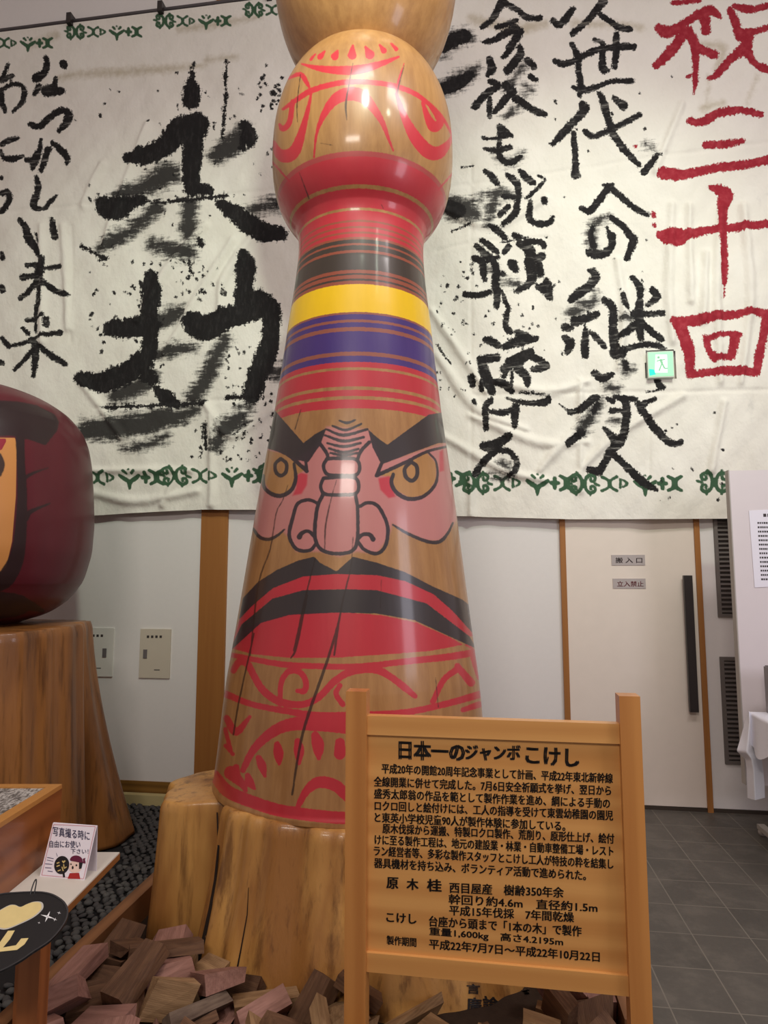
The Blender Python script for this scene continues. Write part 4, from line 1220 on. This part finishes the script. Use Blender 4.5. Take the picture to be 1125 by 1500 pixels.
Rs = np.vstack([Rs] + [(Rs[-1] * (1 - s) + .04 * s)[None] for s in inn]); Zs = np.vstack([Zs] + [(Zs[len(zst) - 1] * (1 - min(1, s * 1.5)) + (DZ0 - .0005) * min(1, s * 1.5))[None] for s in inn])
SXo, SYo = DX + .01, DD
Pst = np.stack([Rs * np.cos(tzz), Rs * np.sin(tzz), Zs], -1)
stump = thing('tree_stump', 'tall flared tree stump carrying the dark maroon doll at the left', 'stump', (SXo, SYo, 0))
link('trunk', grid_mesh('trunk', Pst, closed_u=True, cap=True), stump_material('stump_wood', S(160, 106, 54), S(126, 80, 38), S(76, 44, 22), .4), stump, True)

# ------------------------------------------------------------------ shelf board, display box, fan and card (lower left)
SHZ = .62
A_, B_ = at_z(176, 1248, SHZ), at_z(100, 1325.5, SHZ)
dirn = (A_ - B_); dirn /= np.linalg.norm(dirn)
sidn = np.array([-dirn[1], dirn[0], 0])          # to the left
if sidn[0] > 0: sidn = -sidn
shyaw = math.atan2(dirn[1], dirn[0])
near = at_z(62, 1364, SHZ)
LSH = float((A_ - near) @ dirn)
shelf = thing('low_shelf', 'low shelf with a white top and brown wood edge beside the tall stump', 'shelf', (near[0], near[1], 0), shyaw)
M_white = flat('shelf_white', S(214, 208, 196), .5, .3, .03, 20)
M_edge = wood('shelf_edge', S(150, 96, 50), S(118, 70, 34), 0, 8, .1, .45)
M_legw = wood('shelf_leg_wood', S(158, 94, 50), S(122, 66, 32), 2, 8, .06, .42)
SW = .62
bm = bmesh.new(); box(bm, 0, LSH, 0, SW, SHZ - .022, SHZ - .004); obj('board', bm, M_edge, shelf)
bm = bmesh.new(); box(bm, .001, LSH - .001, .001, SW - .001, SHZ - .004, SHZ); obj('white_top', bm, M_white, shelf)
for lx, ly in ((.02, .012), (LSH - .10, .2), (.02, SW - .06), (LSH - .1, SW - .06)):
    bm = bmesh.new(); box(bm, lx, lx + .05, ly, ly + .05, GZ - .015, SHZ - .022); obj('leg', bm, M_legw, shelf, bevel=.003)
# display box on the shelf
BXZ = SHZ + .20
q0, q1 = at_z(91, 1148.5, BXZ), at_z(0, 1199, BXZ)
off_s = float((q0 - near) @ sidn); far_d = float((q0 - near) @ dirn)
crate = thing('display_crate', 'reddish wooden box with a grey printed sheet on top, on the low shelf', 'box', (near[0], near[1], SHZ), shyaw)
M_crate = wood('crate_wood', S(150, 88, 44), S(112, 60, 28), 0, 6, .06, .4, .2)
M_crate_top = wood('crate_top_wood', S(190, 134, 70), S(164, 108, 50), 0, 7, .06, .45)
cy0 = off_s; cy1 = off_s + .42; cx0, cx1 = float((at_z(-16, 1208, BXZ) - near) @ dirn), far_d
bm = bmesh.new(); box(bm, cx0, cx1, cy0, cy1, 0, .187); obj('carcass', bm, M_crate, crate, bevel=.002)
bm = bmesh.new()
box(bm, cx0, cx1, cy0, cy0 + .034, .187, .2); box(bm, cx0, cx1, cy1 - .034, cy1, .187, .2)
box(bm, cx1 - .03, cx1, cy0 + .034, cy1 - .034, .187, .2); box(bm, cx0, cx0 + .03, cy0 + .034, cy1 - .034, .187, .2)
obj('rim', bm, M_crate_top, crate)


def printed_grey():
    t = NT('printed_sheet')
    n = t.noise(60, t.coord((1, 2.2, 1)), 5, .75)
    n2 = t.noise(14, t.coord((1, 2, 1)), 3)
    c = t.mix(t.sstep(t.math('ADD', n, t.math('MULTIPLY', n2, .3)), .55, .75), S(190, 186, 180), S(88, 84, 80))
    return t.done(c, .5)


bm = bmesh.new(); box(bm, cx0 + .03, cx1 - .03, cy0 + .034, cy1 - .034, .187, .196); obj('sheet', bm, printed_grey(), crate)

# folded card standing on the shelf
KC = lambda x, y: (50 + x / 8.036, 1190 + y / 8.036)
b0 = at_z(*KC(65, 752), SHZ); b1 = at_z(*KC(592, 800), SHZ)
cdir = (b1 - b0); cw = float(np.linalg.norm(cdir)); cdir /= cw
cback = np.array([-cdir[1], cdir[0], 0])
rt = ray(*KC(222, 122))
# the face leans back by .28 of its height
nrm = None
lean = .30
un = np.cross(cdir, cback * lean + np.array([0, 0, 1])); un /= np.linalg.norm(un)
tq_ = ((b0 - CAM) @ un) / (rt @ un)
tl = CAM + rt * tq_
ch = float(tl[2] - SHZ)
shx = float((tl - b0) @ cdir)
rt2 = ray(*KC(740, 148)); tr = CAM + rt2 * (((b0 - CAM) @ un) / (rt2 @ un))
cwt = float((tr - tl) @ cdir)
card = thing('tent_card', 'white folded card with blue handwriting and a drawn doll holding a black fan', 'card', tuple(b0), math.atan2(cdir[1], cdir[0]))
up_v = np.array([0, lean, 1.0])
M_card = flat('card_white', S(240, 232, 240), .6, .2, .01)
M_cardedge = flat('card_pink_line', S(214, 150, 160), .6)
M_pen = flat('blue_pen', S(70, 66, 110), .6)
bm = bmesh.new()
tk = .002
f0, f1, f2, f3 = (0, 0, .0), (cw, 0, .0), (shx + cwt, lean * ch, ch), (shx, lean * ch, ch)
vsA = [bm.verts.new(p) for p in (f0, f1, f2, f3)]
vsB = [bm.verts.new((p[0], p[1] + tk, p[2])) for p in (f0, f1, f2, f3)]
bm.faces.new(vsA); bm.faces.new(vsB[::-1])
for i in range(4): bm.faces.new((vsA[i], vsB[i], vsB[(i + 1) % 4], vsA[(i + 1) % 4]))
obj('front_leaf', bm, M_card, card)
bm = bmesh.new()
bk = at_z(*KC(733, 692), SHZ) - b0
bkx, bky = float(bk @ cdir), float(bk @ cback)
g0, g1 = (bkx - cw, bky, 0), (bkx, bky, 0)
vsA = [bm.verts.new(p) for p in (g0, g1, (f2[0], f2[1] + tk, f2[2]), (f3[0], f3[1] + tk, f3[2]))]
vsB = [bm.verts.new((p.co.x, p.co.y + tk, p.co.z)) for p in vsA]
bm.faces.new(vsA); bm.faces.new(vsB[::-1])
for i in range(4): bm.faces.new((vsA[i], vsB[i], vsB[(i + 1) % 4], vsA[(i + 1) % 4]))
obj('back_leaf', bm, M_card, card)
Cinv = np.array(Matrix.Translation(Vector(b0)) @ Matrix.Rotation(math.atan2(cdir[1], cdir[0]), 4, 'Z'))
Cinv = np.linalg.inv(Cinv)


def on_card(x, y, lift=.0006):
    r = ray(*KC(x, y))
    p = CAM + r * (((b0 - CAM) @ un) / (r @ un))
    p = p + un * (lift if (un @ (CAM - p)) > 0 else -lift)
    return tuple(Cinv[:3, :3] @ p + Cinv[:3, 3])


def cpoly(name, polys, m, lift, parent=card):
    bm = bmesh.new()
    for poly in polys:
        bm.faces.new([bm.verts.new(on_card(x, y, lift)) for x, y in poly])
    return obj(name, bm, m, parent)


def ell(cx, cy, rx, ry, rot=0, a0=0, a1=360, n=28):
    out = []
    for k in range(n):
        a = math.radians(a0 + (a1 - a0) * k / (n if a1 - a0 == 360 else n - 1))
        x, y = rx * math.cos(a), ry * math.sin(a)
        out.append((cx + x * math.cos(rot) - y * math.sin(rot), cy + x * math.sin(rot) + y * math.cos(rot)))
    return out


def cline(pts, w):
    out = []
    for (xa, ya), (xb, yb) in zip(pts, pts[1:]):
        d = Vector((xb - xa, yb - ya)).normalized() * w / 2
        out.append([(xa - d.y, ya + d.x), (xa + d.y, ya - d.x), (xb + d.y, yb - d.x), (xb - d.y, yb + d.x)])
    return out


link('handwriting', lines_mesh('handwriting', [('写真撮る時に', 222, 220, 655, 278, 108), ('自由にお使い', 182, 372, 545, 378, 84), ('下さい！', 432, 458, 640, 462, 58)], on_card, .012), M_pen, card)
cpoly('border_line', cline([(232, 142), (722, 166), (582, 782), (90, 738), (232, 142)], 7), M_cardedge, .0004)
M_black = flat('drawn_black', S(30, 26, 30), .6); M_maroon = flat('drawn_maroon', S(104, 28, 60), .6); M_skin = flat('drawn_skin', S(240, 210, 196), .6)
M_redp = flat('drawn_red', S(176, 44, 44), .6); M_gold = flat('drawn_gold', S(214, 188, 120), .6)
dr_ = cpoly('doll_drawing', [ell(482, 640, 78, 74)], M_skin, .0005)
dr_['label'] = 'drawing of a doll in a maroon cap'
bm_l = (('cap', [ell(498, 565, 75, 58, .1, 180, 360) + [(590, 600), (430, 570)], [(575, 545), (606, 535), (600, 560), (608, 585), (604, 606), (580, 590)]], M_maroon, .0008),
        ('hair', [[(530, 590), (575, 590), (560, 660), (530, 668)], ell(436, 610, 9, 9), ell(500, 622, 10, 12), ell(456, 650, 11, 20)], M_black, .0009),
        ('robe', [[(420, 715), (530, 712), (545, 785), (395, 780)]], M_redp, .0006))
for nm, polys, m, lf in bm_l: cpoly(nm, polys, m, lf, card).parent = dr_
fan_d = cpoly('fan_drawing', [ell(326, 620, 88, 108, .2), [(335, 715), (360, 710), (366, 765), (342, 765)]], M_black, .0007)
cpoly('gold_strokes', cline([(268, 600), (300, 588)], 14) + cline([(266, 636), (304, 622)], 14) + cline([(280, 690), (315, 676)], 12) + cline([(330, 640), (345, 690)], 12) + cline([(350, 610), (356, 660), (384, 640)], 12) + [[(348, 600), (328, 575), (340, 565), (350, 575), (362, 562), (374, 572)]], M_gold, .001).parent = fan_d
cpoly('small_note', cline([(155, 530), (230, 545)], 8) + cline([(150, 560), (225, 575)], 6) + cline([(130, 605), (215, 612)], 8) + cline([(130, 650), (205, 655)], 8) + cline([(160, 690), (220, 698)], 8) + cline([(262, 478), (275, 520)], 5), M_pen, .0005)

# round black fan lying on the near end of the shelf
fc = at_z(-2, 1357, SHZ + .045)
fan = thing('photo_prop_fan', 'round black hand fan with gold heart and gold lettering lying over the shelf end', 'fan', tuple(fc))
nv = Vector((.10, -.36, .93)).normalized()
fan.rotation_euler = nv.to_track_quat('Z', 'Y').to_euler()
bpy.context.view_layer.update()
FM = fan.matrix_world.copy()
FI = np.array(FM.inverted())


def on_fan(x, y, lift=.004):
    r = ray(x, y)
    n_ = np.array(nv)
    p = CAM + r * (((fc - CAM) @ n_) / (r @ n_))
    q = FI[:3, :3] @ p + FI[:3, 3]
    return (q[0], q[1], q[2] + lift)


pf_ = lambda x, y: (x / 6.817, 1280 + y / 6.817)
outl = [(0, 208), (150, 192), (300, 185), (420, 187), (520, 208), (600, 250), (655, 300), (683, 370), (672, 450), (630, 530), (560, 620), (470, 700), (330, 790), (200, 880), (0, 985), (-200, 1050), (-420, 1060), (-600, 1000), (-680, 880), (-690, 740), (-640, 600), (-540, 470), (-400, 360), (-200, 260)]
M_fan = flat('fan_black', S(30, 28, 29), .35, .5, .1)
M_fan_rim = flat('fan_rim', S(58, 56, 58), .3, .5)
M_fan_gold = flat('fan_gold', S(222, 200, 138), .5, .3, .06, 40)
M_fan_silver = flat('fan_silver', S(196, 192, 184), .4)


def fpoly(name, polys, m, z0, z1, parent=fan):
    bm = bmesh.new()
    for poly in polys:
        Q = [on_fan(*pf_(x, y), 0) for x, y in poly]
        A = [bm.verts.new((q[0], q[1], z1)) for q in Q]; B = [bm.verts.new((q[0], q[1], z0)) for q in Q]
        bm.faces.new(A); bm.faces.new(B[::-1])
        for i in range(len(A)): bm.faces.new((A[i], B[i], B[(i + 1) % len(A)], A[(i + 1) % len(A)]))
    return obj(name, bm, m, parent)


def smooth_loop(pts, n=6):
    Q = np.array(pts, float); N = len(Q); out = []
    for i in range(N):
        a, b, c, d = Q[i - 1], Q[i], Q[(i + 1) % N], Q[(i + 2) % N]
        for t in np.linspace(0, 1, n + 1)[:-1]:
            out.append(tuple(.5 * (2 * b + (c - a) * t + (2 * a - 5 * b + 4 * c - d) * t * t + (3 * b - a - 3 * c + d) * t ** 3)))
    return out


loop = smooth_loop(outl)
fpoly('face', [loop], M_fan, -.002, .002)
ctr_ = np.mean(np.array(loop), 0)
rim = []
for i in range(len(loop)):
    a, b = np.array(loop[i]), np.array(loop[(i + 1) % len(loop)])
    rim.append([tuple(a), tuple(b), tuple(ctr_ + (b - ctr_) * .972), tuple(ctr_ + (a - ctr_) * .972)])
fpoly('rim', rim, M_fan_rim, -.003, .0035)
heart = [(-10, 375), (-60, 400), (-130, 430), (-150, 480), (-80, 520), (40, 566), (200, 510), (340, 440), (420, 370), (434, 320), (410, 288), (340, 286), (270, 310), (205, 338), (150, 318), (90, 322)]
hs = fpoly('heart', [smooth_loop(heart, 4)], M_fan_silver, .002, .0024)
hc = np.mean(np.array(heart), 0)
fpoly('heart_fill', [[tuple(hc + (np.array(p) - hc) * .93) for p in smooth_loop(heart, 4)]], M_fan_gold, .0024, .0028, hs)
fpoly('lettering', [[(80, 578), (148, 574), (100, 660), (30, 745), (160, 722), (212, 655), (285, 650), (245, 712), (170, 768), (-60, 792), (-110, 770), (-20, 720)]], M_fan_gold, .002, .0026)
star = []
for cx, cy, R0 in ((475, 436, 72), (548, 464, 24), (590, 398, 20), (390, 497, 14)):
    for k in range(4):
        a = math.radians(20 + 90 * k)
        for w in (1,):
            star.append([(cx + R0 * math.cos(a), cy + R0 * math.sin(a) * .8), (cx + R0 * .14 * math.cos(a + 1.57), cy + R0 * .14 * math.sin(a + 1.57)), (cx - R0 * .14 * math.cos(a), cy - R0 * .14 * math.sin(a)), (cx + R0 * .14 * math.cos(a - 1.57), cy + R0 * .14 * math.sin(a - 1.57))])
fpoly('sparkles', star, flat('sparkle_white', S(240, 240, 240), .4), .002, .0026)
# wire loop at the rim
cu = bpy.data.curves.new('loop', 'CURVE'); cu.dimensions = '3D'; cu.bevel_depth = .0016; cu.bevel_resolution = 2
sp = cu.splines.new('NURBS'); lp = [(300, 215, 0), (315, 180, .012), (345, 130, .03), (366, 115, .034), (368, 140, .028), (348, 190, .01), (340, 210, 0)]
sp.points.add(len(lp) - 1)
for p_, (x, y, l_) in zip(sp.points, lp):
    q = on_fan(*pf_(x, max(y, 196) if l_ == 0 else y + 50 * 0, ), 0)
    p_.co = (q[0], q[1], l_ * .6, 1)
sp.use_endpoint_u = True
o_c = bpy.data.objects.new('loop_tmp', cu); C.objects.link(o_c); bpy.context.view_layer.update()
me = bpy.data.meshes.new_from_object(o_c.evaluated_get(bpy.context.evaluated_depsgraph_get()))
bpy.data.objects.remove(o_c)
me.materials.clear()
link('wire_loop', me, M_fan, fan, True)

# ------------------------------------------------------------------ timber edging round the doll's base
EDH = .125
e0, e1 = at_z(-14, 1497, EDH), at_z(255, 1250, EDH)
M_edging = wood('edging_timber', S(150, 102, 62), S(116, 76, 44), 1, 6, .06, .6)
EF = Plane(WYAW, e0)
elen = 1.95
eyl = math.atan2((e1 - e0)[0], (e1 - e0)[1])
ed = thing('timber_edging', 'long timber edging between the dark gravel and the wood chips at the left', 'edging', (e0[0], e0[1], 0), -eyl)
bm = bmesh.new(); box(bm, -.0, .055, -.35, elen - .3, GZ - .02, EDH); obj('timber', bm, M_edging, ed, bevel=.004)
r0 = at_z(905, 1463, EDH)
ed2 = thing('timber_edging', 'timber edging behind the right post of the notice board', 'edging', (r0[0], r0[1], 0), -WYAW)
bm = bmesh.new(); box(bm, 0, .055, -.10, 1.45, 0, EDH); obj('timber', bm, M_edging, ed2, bevel=.004)

# ------------------------------------------------------------------ dark gravel bed
def pebble_mesh(seed, s):
    r = random.Random(seed)
    bm = bmesh.new()
    bmesh.ops.create_icosphere(bm, subdivisions=2, radius=1)
    a, b, c = r.uniform(.8, 1.15), r.uniform(.6, .9), r.uniform(.4, .65)
    ph = [r.uniform(0, 6) for _ in range(6)]
    for v in bm.verts:
        x, y, z = v.co
        k = 1 + .10 * math.sin(3 * x + ph[0]) + .09 * math.sin(3.4 * y + ph[1]) + .08 * math.sin(3 * z + ph[2] + x)
        v.co = (x * a * k * s, y * b * k * s, z * c * k * s)
    me = bpy.data.meshes.new('pebble')
    bm.to_mesh(me); bm.free()
    me.polygons.foreach_set('use_smooth', [True] * len(me.polygons))
    return me


def gravel_material():
    t = NT('dark_gravel')
    oi = t.n('ObjectInfo')
    c = t.mix(oi.outputs['Random'], S(66, 64, 66), S(108, 108, 104))
    c = t.mix(t.noise(40, None, 3), c, S(70, 68, 66))
    return t.done(c, .75, .3)


M_gravel = gravel_material()
GB = .055
corner_u = lambda p: ((p - WALL.p) @ WALL.u, (p - WALL.p) @ WALL.n)
bm = bmesh.new()
gp = [(-3.2, 1.2), (-1.22, 1.2), tuple((e0 + np.array([-.02, 0, 0]))[:2]), tuple((WALL.at(e0u, 0, -.02))[:2]), tuple((WALL.at(-4.6, 0, -.02))[:2])]
vb = [bm.verts.new((x, y, GZ - .02)) for x, y in gp]
bm.faces.new(vb)
gbase = obj('gravel_bed', bm, flat('gravel_base', S(30, 29, 30), .9), None)
struct(gbase)
rg = random.Random(21)
variants = [pebble_mesh(i, 1.0) for i in range(14)]
cells = []
st = .043
ye0, ye1 = e0, e1
for i in range(-100, 20):
    for j in range(30, 140):
        x, y = i * st + rg.uniform(-.008, .008) + (j % 2) * st / 2, j * st * .88 + rg.uniform(-.008, .008)
        if y < 1.7: continue
        edge_x = e0[0] + (e1[0] - e0[0]) * (y - e0[1]) / (e1[1] - e0[1])
        if x > edge_x - .028: continue
        if x > .1: continue
        pn = np.array([x, y, 0])
        if (pn - WALL.p) @ WALL.n > -.10: continue
        if math.hypot(x - SXo, y - SYo) < 1.25: 
            aa = math.degrees(math.atan2(y - SYo, x - SXo))
            if math.hypot(x - SXo, y - SYo) < np.interp(aa, ang, lobes + flr) + .03: continue
        if math.hypot(x - KX, y - KD) < 1.03: 
            if math.hypot(x - KX, y - KD) < .97: continue
        qx, qy = project(np.array([x, y, GZ + .01]))
        if not (-30 < qx < 300 and 1150 < qy < 1520): continue
        if qx > 330: continue
        cells.append((x, y, qx, qy))
# those the shelf, box and card hide come last
def hidden(c):
    qx, qy = c[2], c[3]
    lim = np.interp(qx, [0, 60, 95, 100, 176, 200], [1440, 1400, 1365, 1335, 1256, 1160])
    return qy < lim and qx < 180
cells = [c for c in cells if not hidden(c)]
cells.sort(key=lambda c: c[1])
n_ind = 0
for idx, (x, y, qx, qy) in enumerate(cells[:300]):
    o = bpy.data.objects.new('pebble', variants[idx % 14])
    C.objects.link(o)
    if not variants[idx % 14].materials: variants[idx % 14].materials.append(M_gravel)
    s = rg.uniform(.018, .0225)
    o.scale = (s, s, s)
    o.location = (x, y, GZ - .02 + s * .62 + rg.uniform(0, .004))
    o.rotation_euler = (rg.uniform(-.25, .25), rg.uniform(-.25, .25), rg.uniform(0, 6.3))
    props(o, 'small dark grey pebble in the gravel bed between the shelf and timber edging', 'pebble', 'dark pebbles of the gravel bed')
rest = cells[300:]
VV, FF = [], []
for idx, (x, y, qx, qy) in enumerate(rest):
    m = variants[idx % 14]
    s = rg.uniform(.018, .0225)
    M = Matrix.Translation((x, y, GZ - .02 + s * .62 + rg.uniform(0, .004))) @ Matrix.Rotation(rg.uniform(0, 6.3), 4, 'Z') @ Matrix.Diagonal((s, s, s, 1))
    b = len(VV)
    VV += [tuple(M @ v.co) for v in m.vertices]
    FF += [tuple(i + b for i in p.vertices) for p in m.polygons]
if VV:
    me = bpy.data.meshes.new('gravel')
    me.from_pydata(VV, [], FF)
    gr = link('gravel', me, M_gravel, None, True)
    props(gr, 'far part of the dark gravel bed under the wall by the stump', 'gravel', None, 'stuff')


# ------------------------------------------------------------------ split wood blocks heaped round the base
def chip_dims(i):
    r = random.Random(1000 + i)
    k = r.random()
    if k < .45: return (r.uniform(.11, .165), r.uniform(.10, .14), r.uniform(.035, .065))      # square offcut
    if k < .80: return (r.uniform(.17, .30), r.uniform(.05, .09), r.uniform(.03, .05))        # split stick
    return (r.uniform(.12, .20), r.uniform(.07, .12), r.uniform(.02, .045))                      # wedge


def chip_bm(i):
    r = random.Random(5000 + i)
    a, b, c = chip_dims(i)
    bm = bmesh.new()
    j = lambda s: r.uniform(-.16, .16) * s
    tp = r.uniform(.55, 1.0)
    lo = [(-a / 2 + j(a) * .5, -b / 2 + j(b)), (a / 2 + j(a) * .5, -b / 2 + j(b)), (a / 2 + j(a) * .6, b / 2 + j(b)), (-a / 2 + j(a) * .5, b / 2 + j(b))]
    tw = r.uniform(-.12, .12)
    bot = [bm.verts.new((x, y, -c / 2 + r.uniform(-.1, .1) * c)) for x, y in lo]
    top = [bm.verts.new((x * .96 - y * tw, y * tp + x * tw, c / 2 + r.uniform(-.28, .15) * c)) for x, y in lo]
    bm.faces.new(bot[::-1]); bm.faces.new(top)
    for k in range(4): bm.faces.new((bot[k], bot[(k + 1) % 4], top[(k + 1) % 4], top[k]))
    return bm


def chip_material(name, hi, lo):
    t = NT(name)
    v = t.coord((.12, 1, 1))
    n = t.noise(60, v, 5, .65)
    n2 = t.noise(9, t.coord(), 3)
    wv = t.n('TexWave', wave_type='BANDS', bands_direction='Y')
    wv.inputs['Scale'].default_value = 60
    wv.inputs['Distortion'].default_value = 5
    wv.inputs['Detail'].default_value = 3
    t.l(t.coord((.15, 1, 1)), wv.inputs['Vector'])
    f = t.sstep(t.math('ADD', t.math('MULTIPLY', n, .7), t.math('ADD', t.math('MULTIPLY', wv.outputs['Fac'], .10), t.math('MULTIPLY', n2, .35))), .3, .85)
    t.bump(n, .5, .004)
    return t.done(t.mix(f, lo, hi), .75, .25)


CHIP_M = [chip_material('chip_pinkish', S(170, 126, 112), S(122, 86, 74)), chip_material('chip_tan', S(172, 138, 100), S(120, 90, 62)), chip_material('chip_brown', S(122, 90, 66), S(80, 56, 42)), chip_material('chip_grey', S(126, 108, 92), S(82, 66, 56))]
CHIP_W = ('pinkish', 'tan', 'brown', 'greyish')

# settled resting poses: index, position in mm, quaternion in thousandths
CHIPS = (
    '0,-228,2127,36,892,25,16,450 1,-854,2394,45,784,-14,-37,620 2,285,2118,36,4,592,-806,-3 3,-557,2135,35,950,14,0,-313 5,545,2376,69,984,40,107,-136 6,49,2143,53,597,-791,-79,111 8,-752,2348,39,419,12,-19,-908 9,388,2313,39,6,613,-790,0 10,65,2240,53,196,-239,801,-512 '
    '11,690,2274,76,481,612,-460,428 14,409,2089,39,410,3,-1,912 15,-688,2233,58,558,59,-115,-820 16,-1003,2075,67,339,-188,98,917 18,-541,2265,41,37,640,-764,-72 19,697,2541,43,638,-11,17,-770 20,-881,2562,39,998,-5,-4,-57 21,594,2268,40,178,-243,-735,607 22,-377,2135,49,949,32,12,315 '
    '23,-843,2015,88,745,-61,-50,-662 24,226,2100,76,985,-107,-133,22 25,159,2319,120,60,-655,658,366 26,-743,2368,81,982,-60,-89,-159 27,-980,2420,60,100,-53,-802,587 28,-722,2240,89,968,-35,-125,215 29,723,2582,96,320,516,685,403 30,499,2170,33,22,38,-998,-34 31,-961,2335,88,943,306,-78,102 '
    '32,179,2202,41,953,5,10,-303 33,-386,2301,41,434,-2,-51,-900 34,-1040,2202,61,555,47,-223,-800 35,-772,2148,110,573,21,-146,806 36,-340,2056,94,478,74,-5,875 38,-988,2503,62,62,145,732,663 39,529,2081,59,68,-86,-96,-989 41,-912,2192,44,15,97,994,41 42,643,2181,88,574,428,266,-646 '
    '43,-155,2098,68,778,422,295,360 45,-540,2105,79,417,21,-18,-909 46,-887,2667,33,620,-763,139,-116 47,147,2179,112,587,-127,-4,-799 49,-857,2028,129,182,-19,86,979 51,-718,2540,58,161,611,720,285 52,604,2553,59,863,53,-165,475 53,222,2251,120,948,-217,146,179 54,-222,2276,91,347,368,176,-844 '
    '55,370,2326,88,286,25,0,958 56,-730,2384,132,953,-100,-58,280 57,-591,2147,90,184,181,-312,-914 58,-837,2507,96,901,-45,22,431 60,468,2260,79,856,343,224,316 61,-268,2093,128,395,-260,-86,-877 62,336,2168,118,467,699,-529,116 63,-1022,2062,135,894,-207,-65,392 64,-708,2000,129,673,298,206,645 '
    '66,-80,2206,68,98,874,-440,182 67,-377,2196,111,891,-339,-190,235 68,548,2204,112,513,665,-333,-429 69,-997,2639,79,318,-679,-660,47 70,-618,2451,81,38,307,942,132 71,-782,2532,144,643,13,-4,766 73,471,2133,103,972,-139,49,-183 74,-890,2153,84,50,-33,995,81 75,570,2463,68,983,119,-104,-93 '
    '77,27,2220,110,55,708,-690,143 78,-775,1940,183,715,175,37,-676 79,485,2203,140,814,-93,51,-571 80,-486,1992,130,954,75,39,-289 81,-397,2316,74,8,-991,-132,1 82,679,2401,112,798,11,267,-541 83,-931,2256,109,39,63,113,-991 84,-768,2432,172,65,19,-164,-984 86,-679,2077,56,447,-724,466,-241 '
    '87,-87,2261,135,248,-57,-950,180 88,772,2781,100,174,-568,777,209 89,559,2295,166,255,-404,-451,-754 90,-1035,2341,140,46,760,643,79 91,-489,2390,51,502,-828,196,-154 92,355,2383,141,130,-116,979,-110 93,263,2284,175,437,-48,-9,898 94,-577,2179,126,431,89,-343,-830 95,660,2094,74,195,-439,-809,-340 '
    '96,-161,2029,114,481,-639,587,-126 97,-853,2132,125,93,161,982,27 98,235,2039,121,231,40,-423,875 99,-782,2666,70,120,709,647,-253 100,-351,1996,143,228,-510,-799,221 101,405,2242,153,897,169,-300,-278 102,-929,2568,101,202,582,-786,52 103,-678,2200,152,282,15,-721,-633 104,-1022,2182,151,924,-302,-226,64 '
    '105,662,2315,170,65,146,485,860 106,-812,2263,186,566,159,76,-805 107,564,2513,121,378,901,206,59 108,-548,2314,140,151,850,-478,162 110,-45,2015,98,342,67,-635,-689 111,-144,2191,111,489,-173,139,844 ')
bm = bmesh.new()
ewd = (e1 - e0) / np.linalg.norm(e1 - e0)
cb = [e0 - ewd * .3 + np.array([.056, 0, 0]), e0 + ewd * 1.6 + np.array([.056, 0, 0]), r0 + np.array([math.sin(WYAW), math.cos(WYAW), 0]) * 1.35, r0 - np.array([math.sin(WYAW), math.cos(WYAW), 0]) * .1]
A = [bm.verts.new((p[0], p[1], .0)) for p in cb]
B = [bm.verts.new((p[0], p[1], .014)) for p in cb]
bm.faces.new(A[::-1]); bm.faces.new(B)
for i in range(4): bm.faces.new((A[i], A[(i + 1) % 4], B[(i + 1) % 4], B[i]))
struct(obj('ground_bed', bm, flat('bed_soil', S(56, 42, 32), .9, .2, .2, 30, .3)))
for tok in ''.join(CHIPS).split():
    i, x, y, z, qw, qx, qy, qz = (int(v) for v in tok.split(','))
    a, b, c = chip_dims(i)
    shape = 'square wood block' if a < 1.5 * b else 'split wood stick'
    k = (i * 7 + i // 3) % 10
    ci = 0 if k < 3 else 1 if k < 6 else 2 if k < 9 else 3
    ux, uy = project(np.array([x, y, z]) / 1000)
    zone = 'beside the left timber edging' if ux < 250 and uy < 1420 else 'in the front left heap' if ux < 330 else 'in front of the log base' if ux < 530 else 'seen below the notice board'
    if 655 < ux < 765 and uy < 1530 or 528 < ux < 805 and uy < 1492: continue
    o = obj('wood_block' if a < 1.5 * b else 'wood_stick', chip_bm(i), CHIP_M[ci], None, bevel=.0025)
    from mathutils import Quaternion
    o.matrix_world = Matrix.Translation((x / 1000, y / 1000, z / 1000)) @ Quaternion((qw / 1000, qx / 1000, qy / 1000, qz / 1000)).normalized().to_matrix().to_4x4()
    props(o, '%s %s %s' % (CHIP_W[ci], shape, zone), 'wood block', 'split wood pieces heaped round the log base')
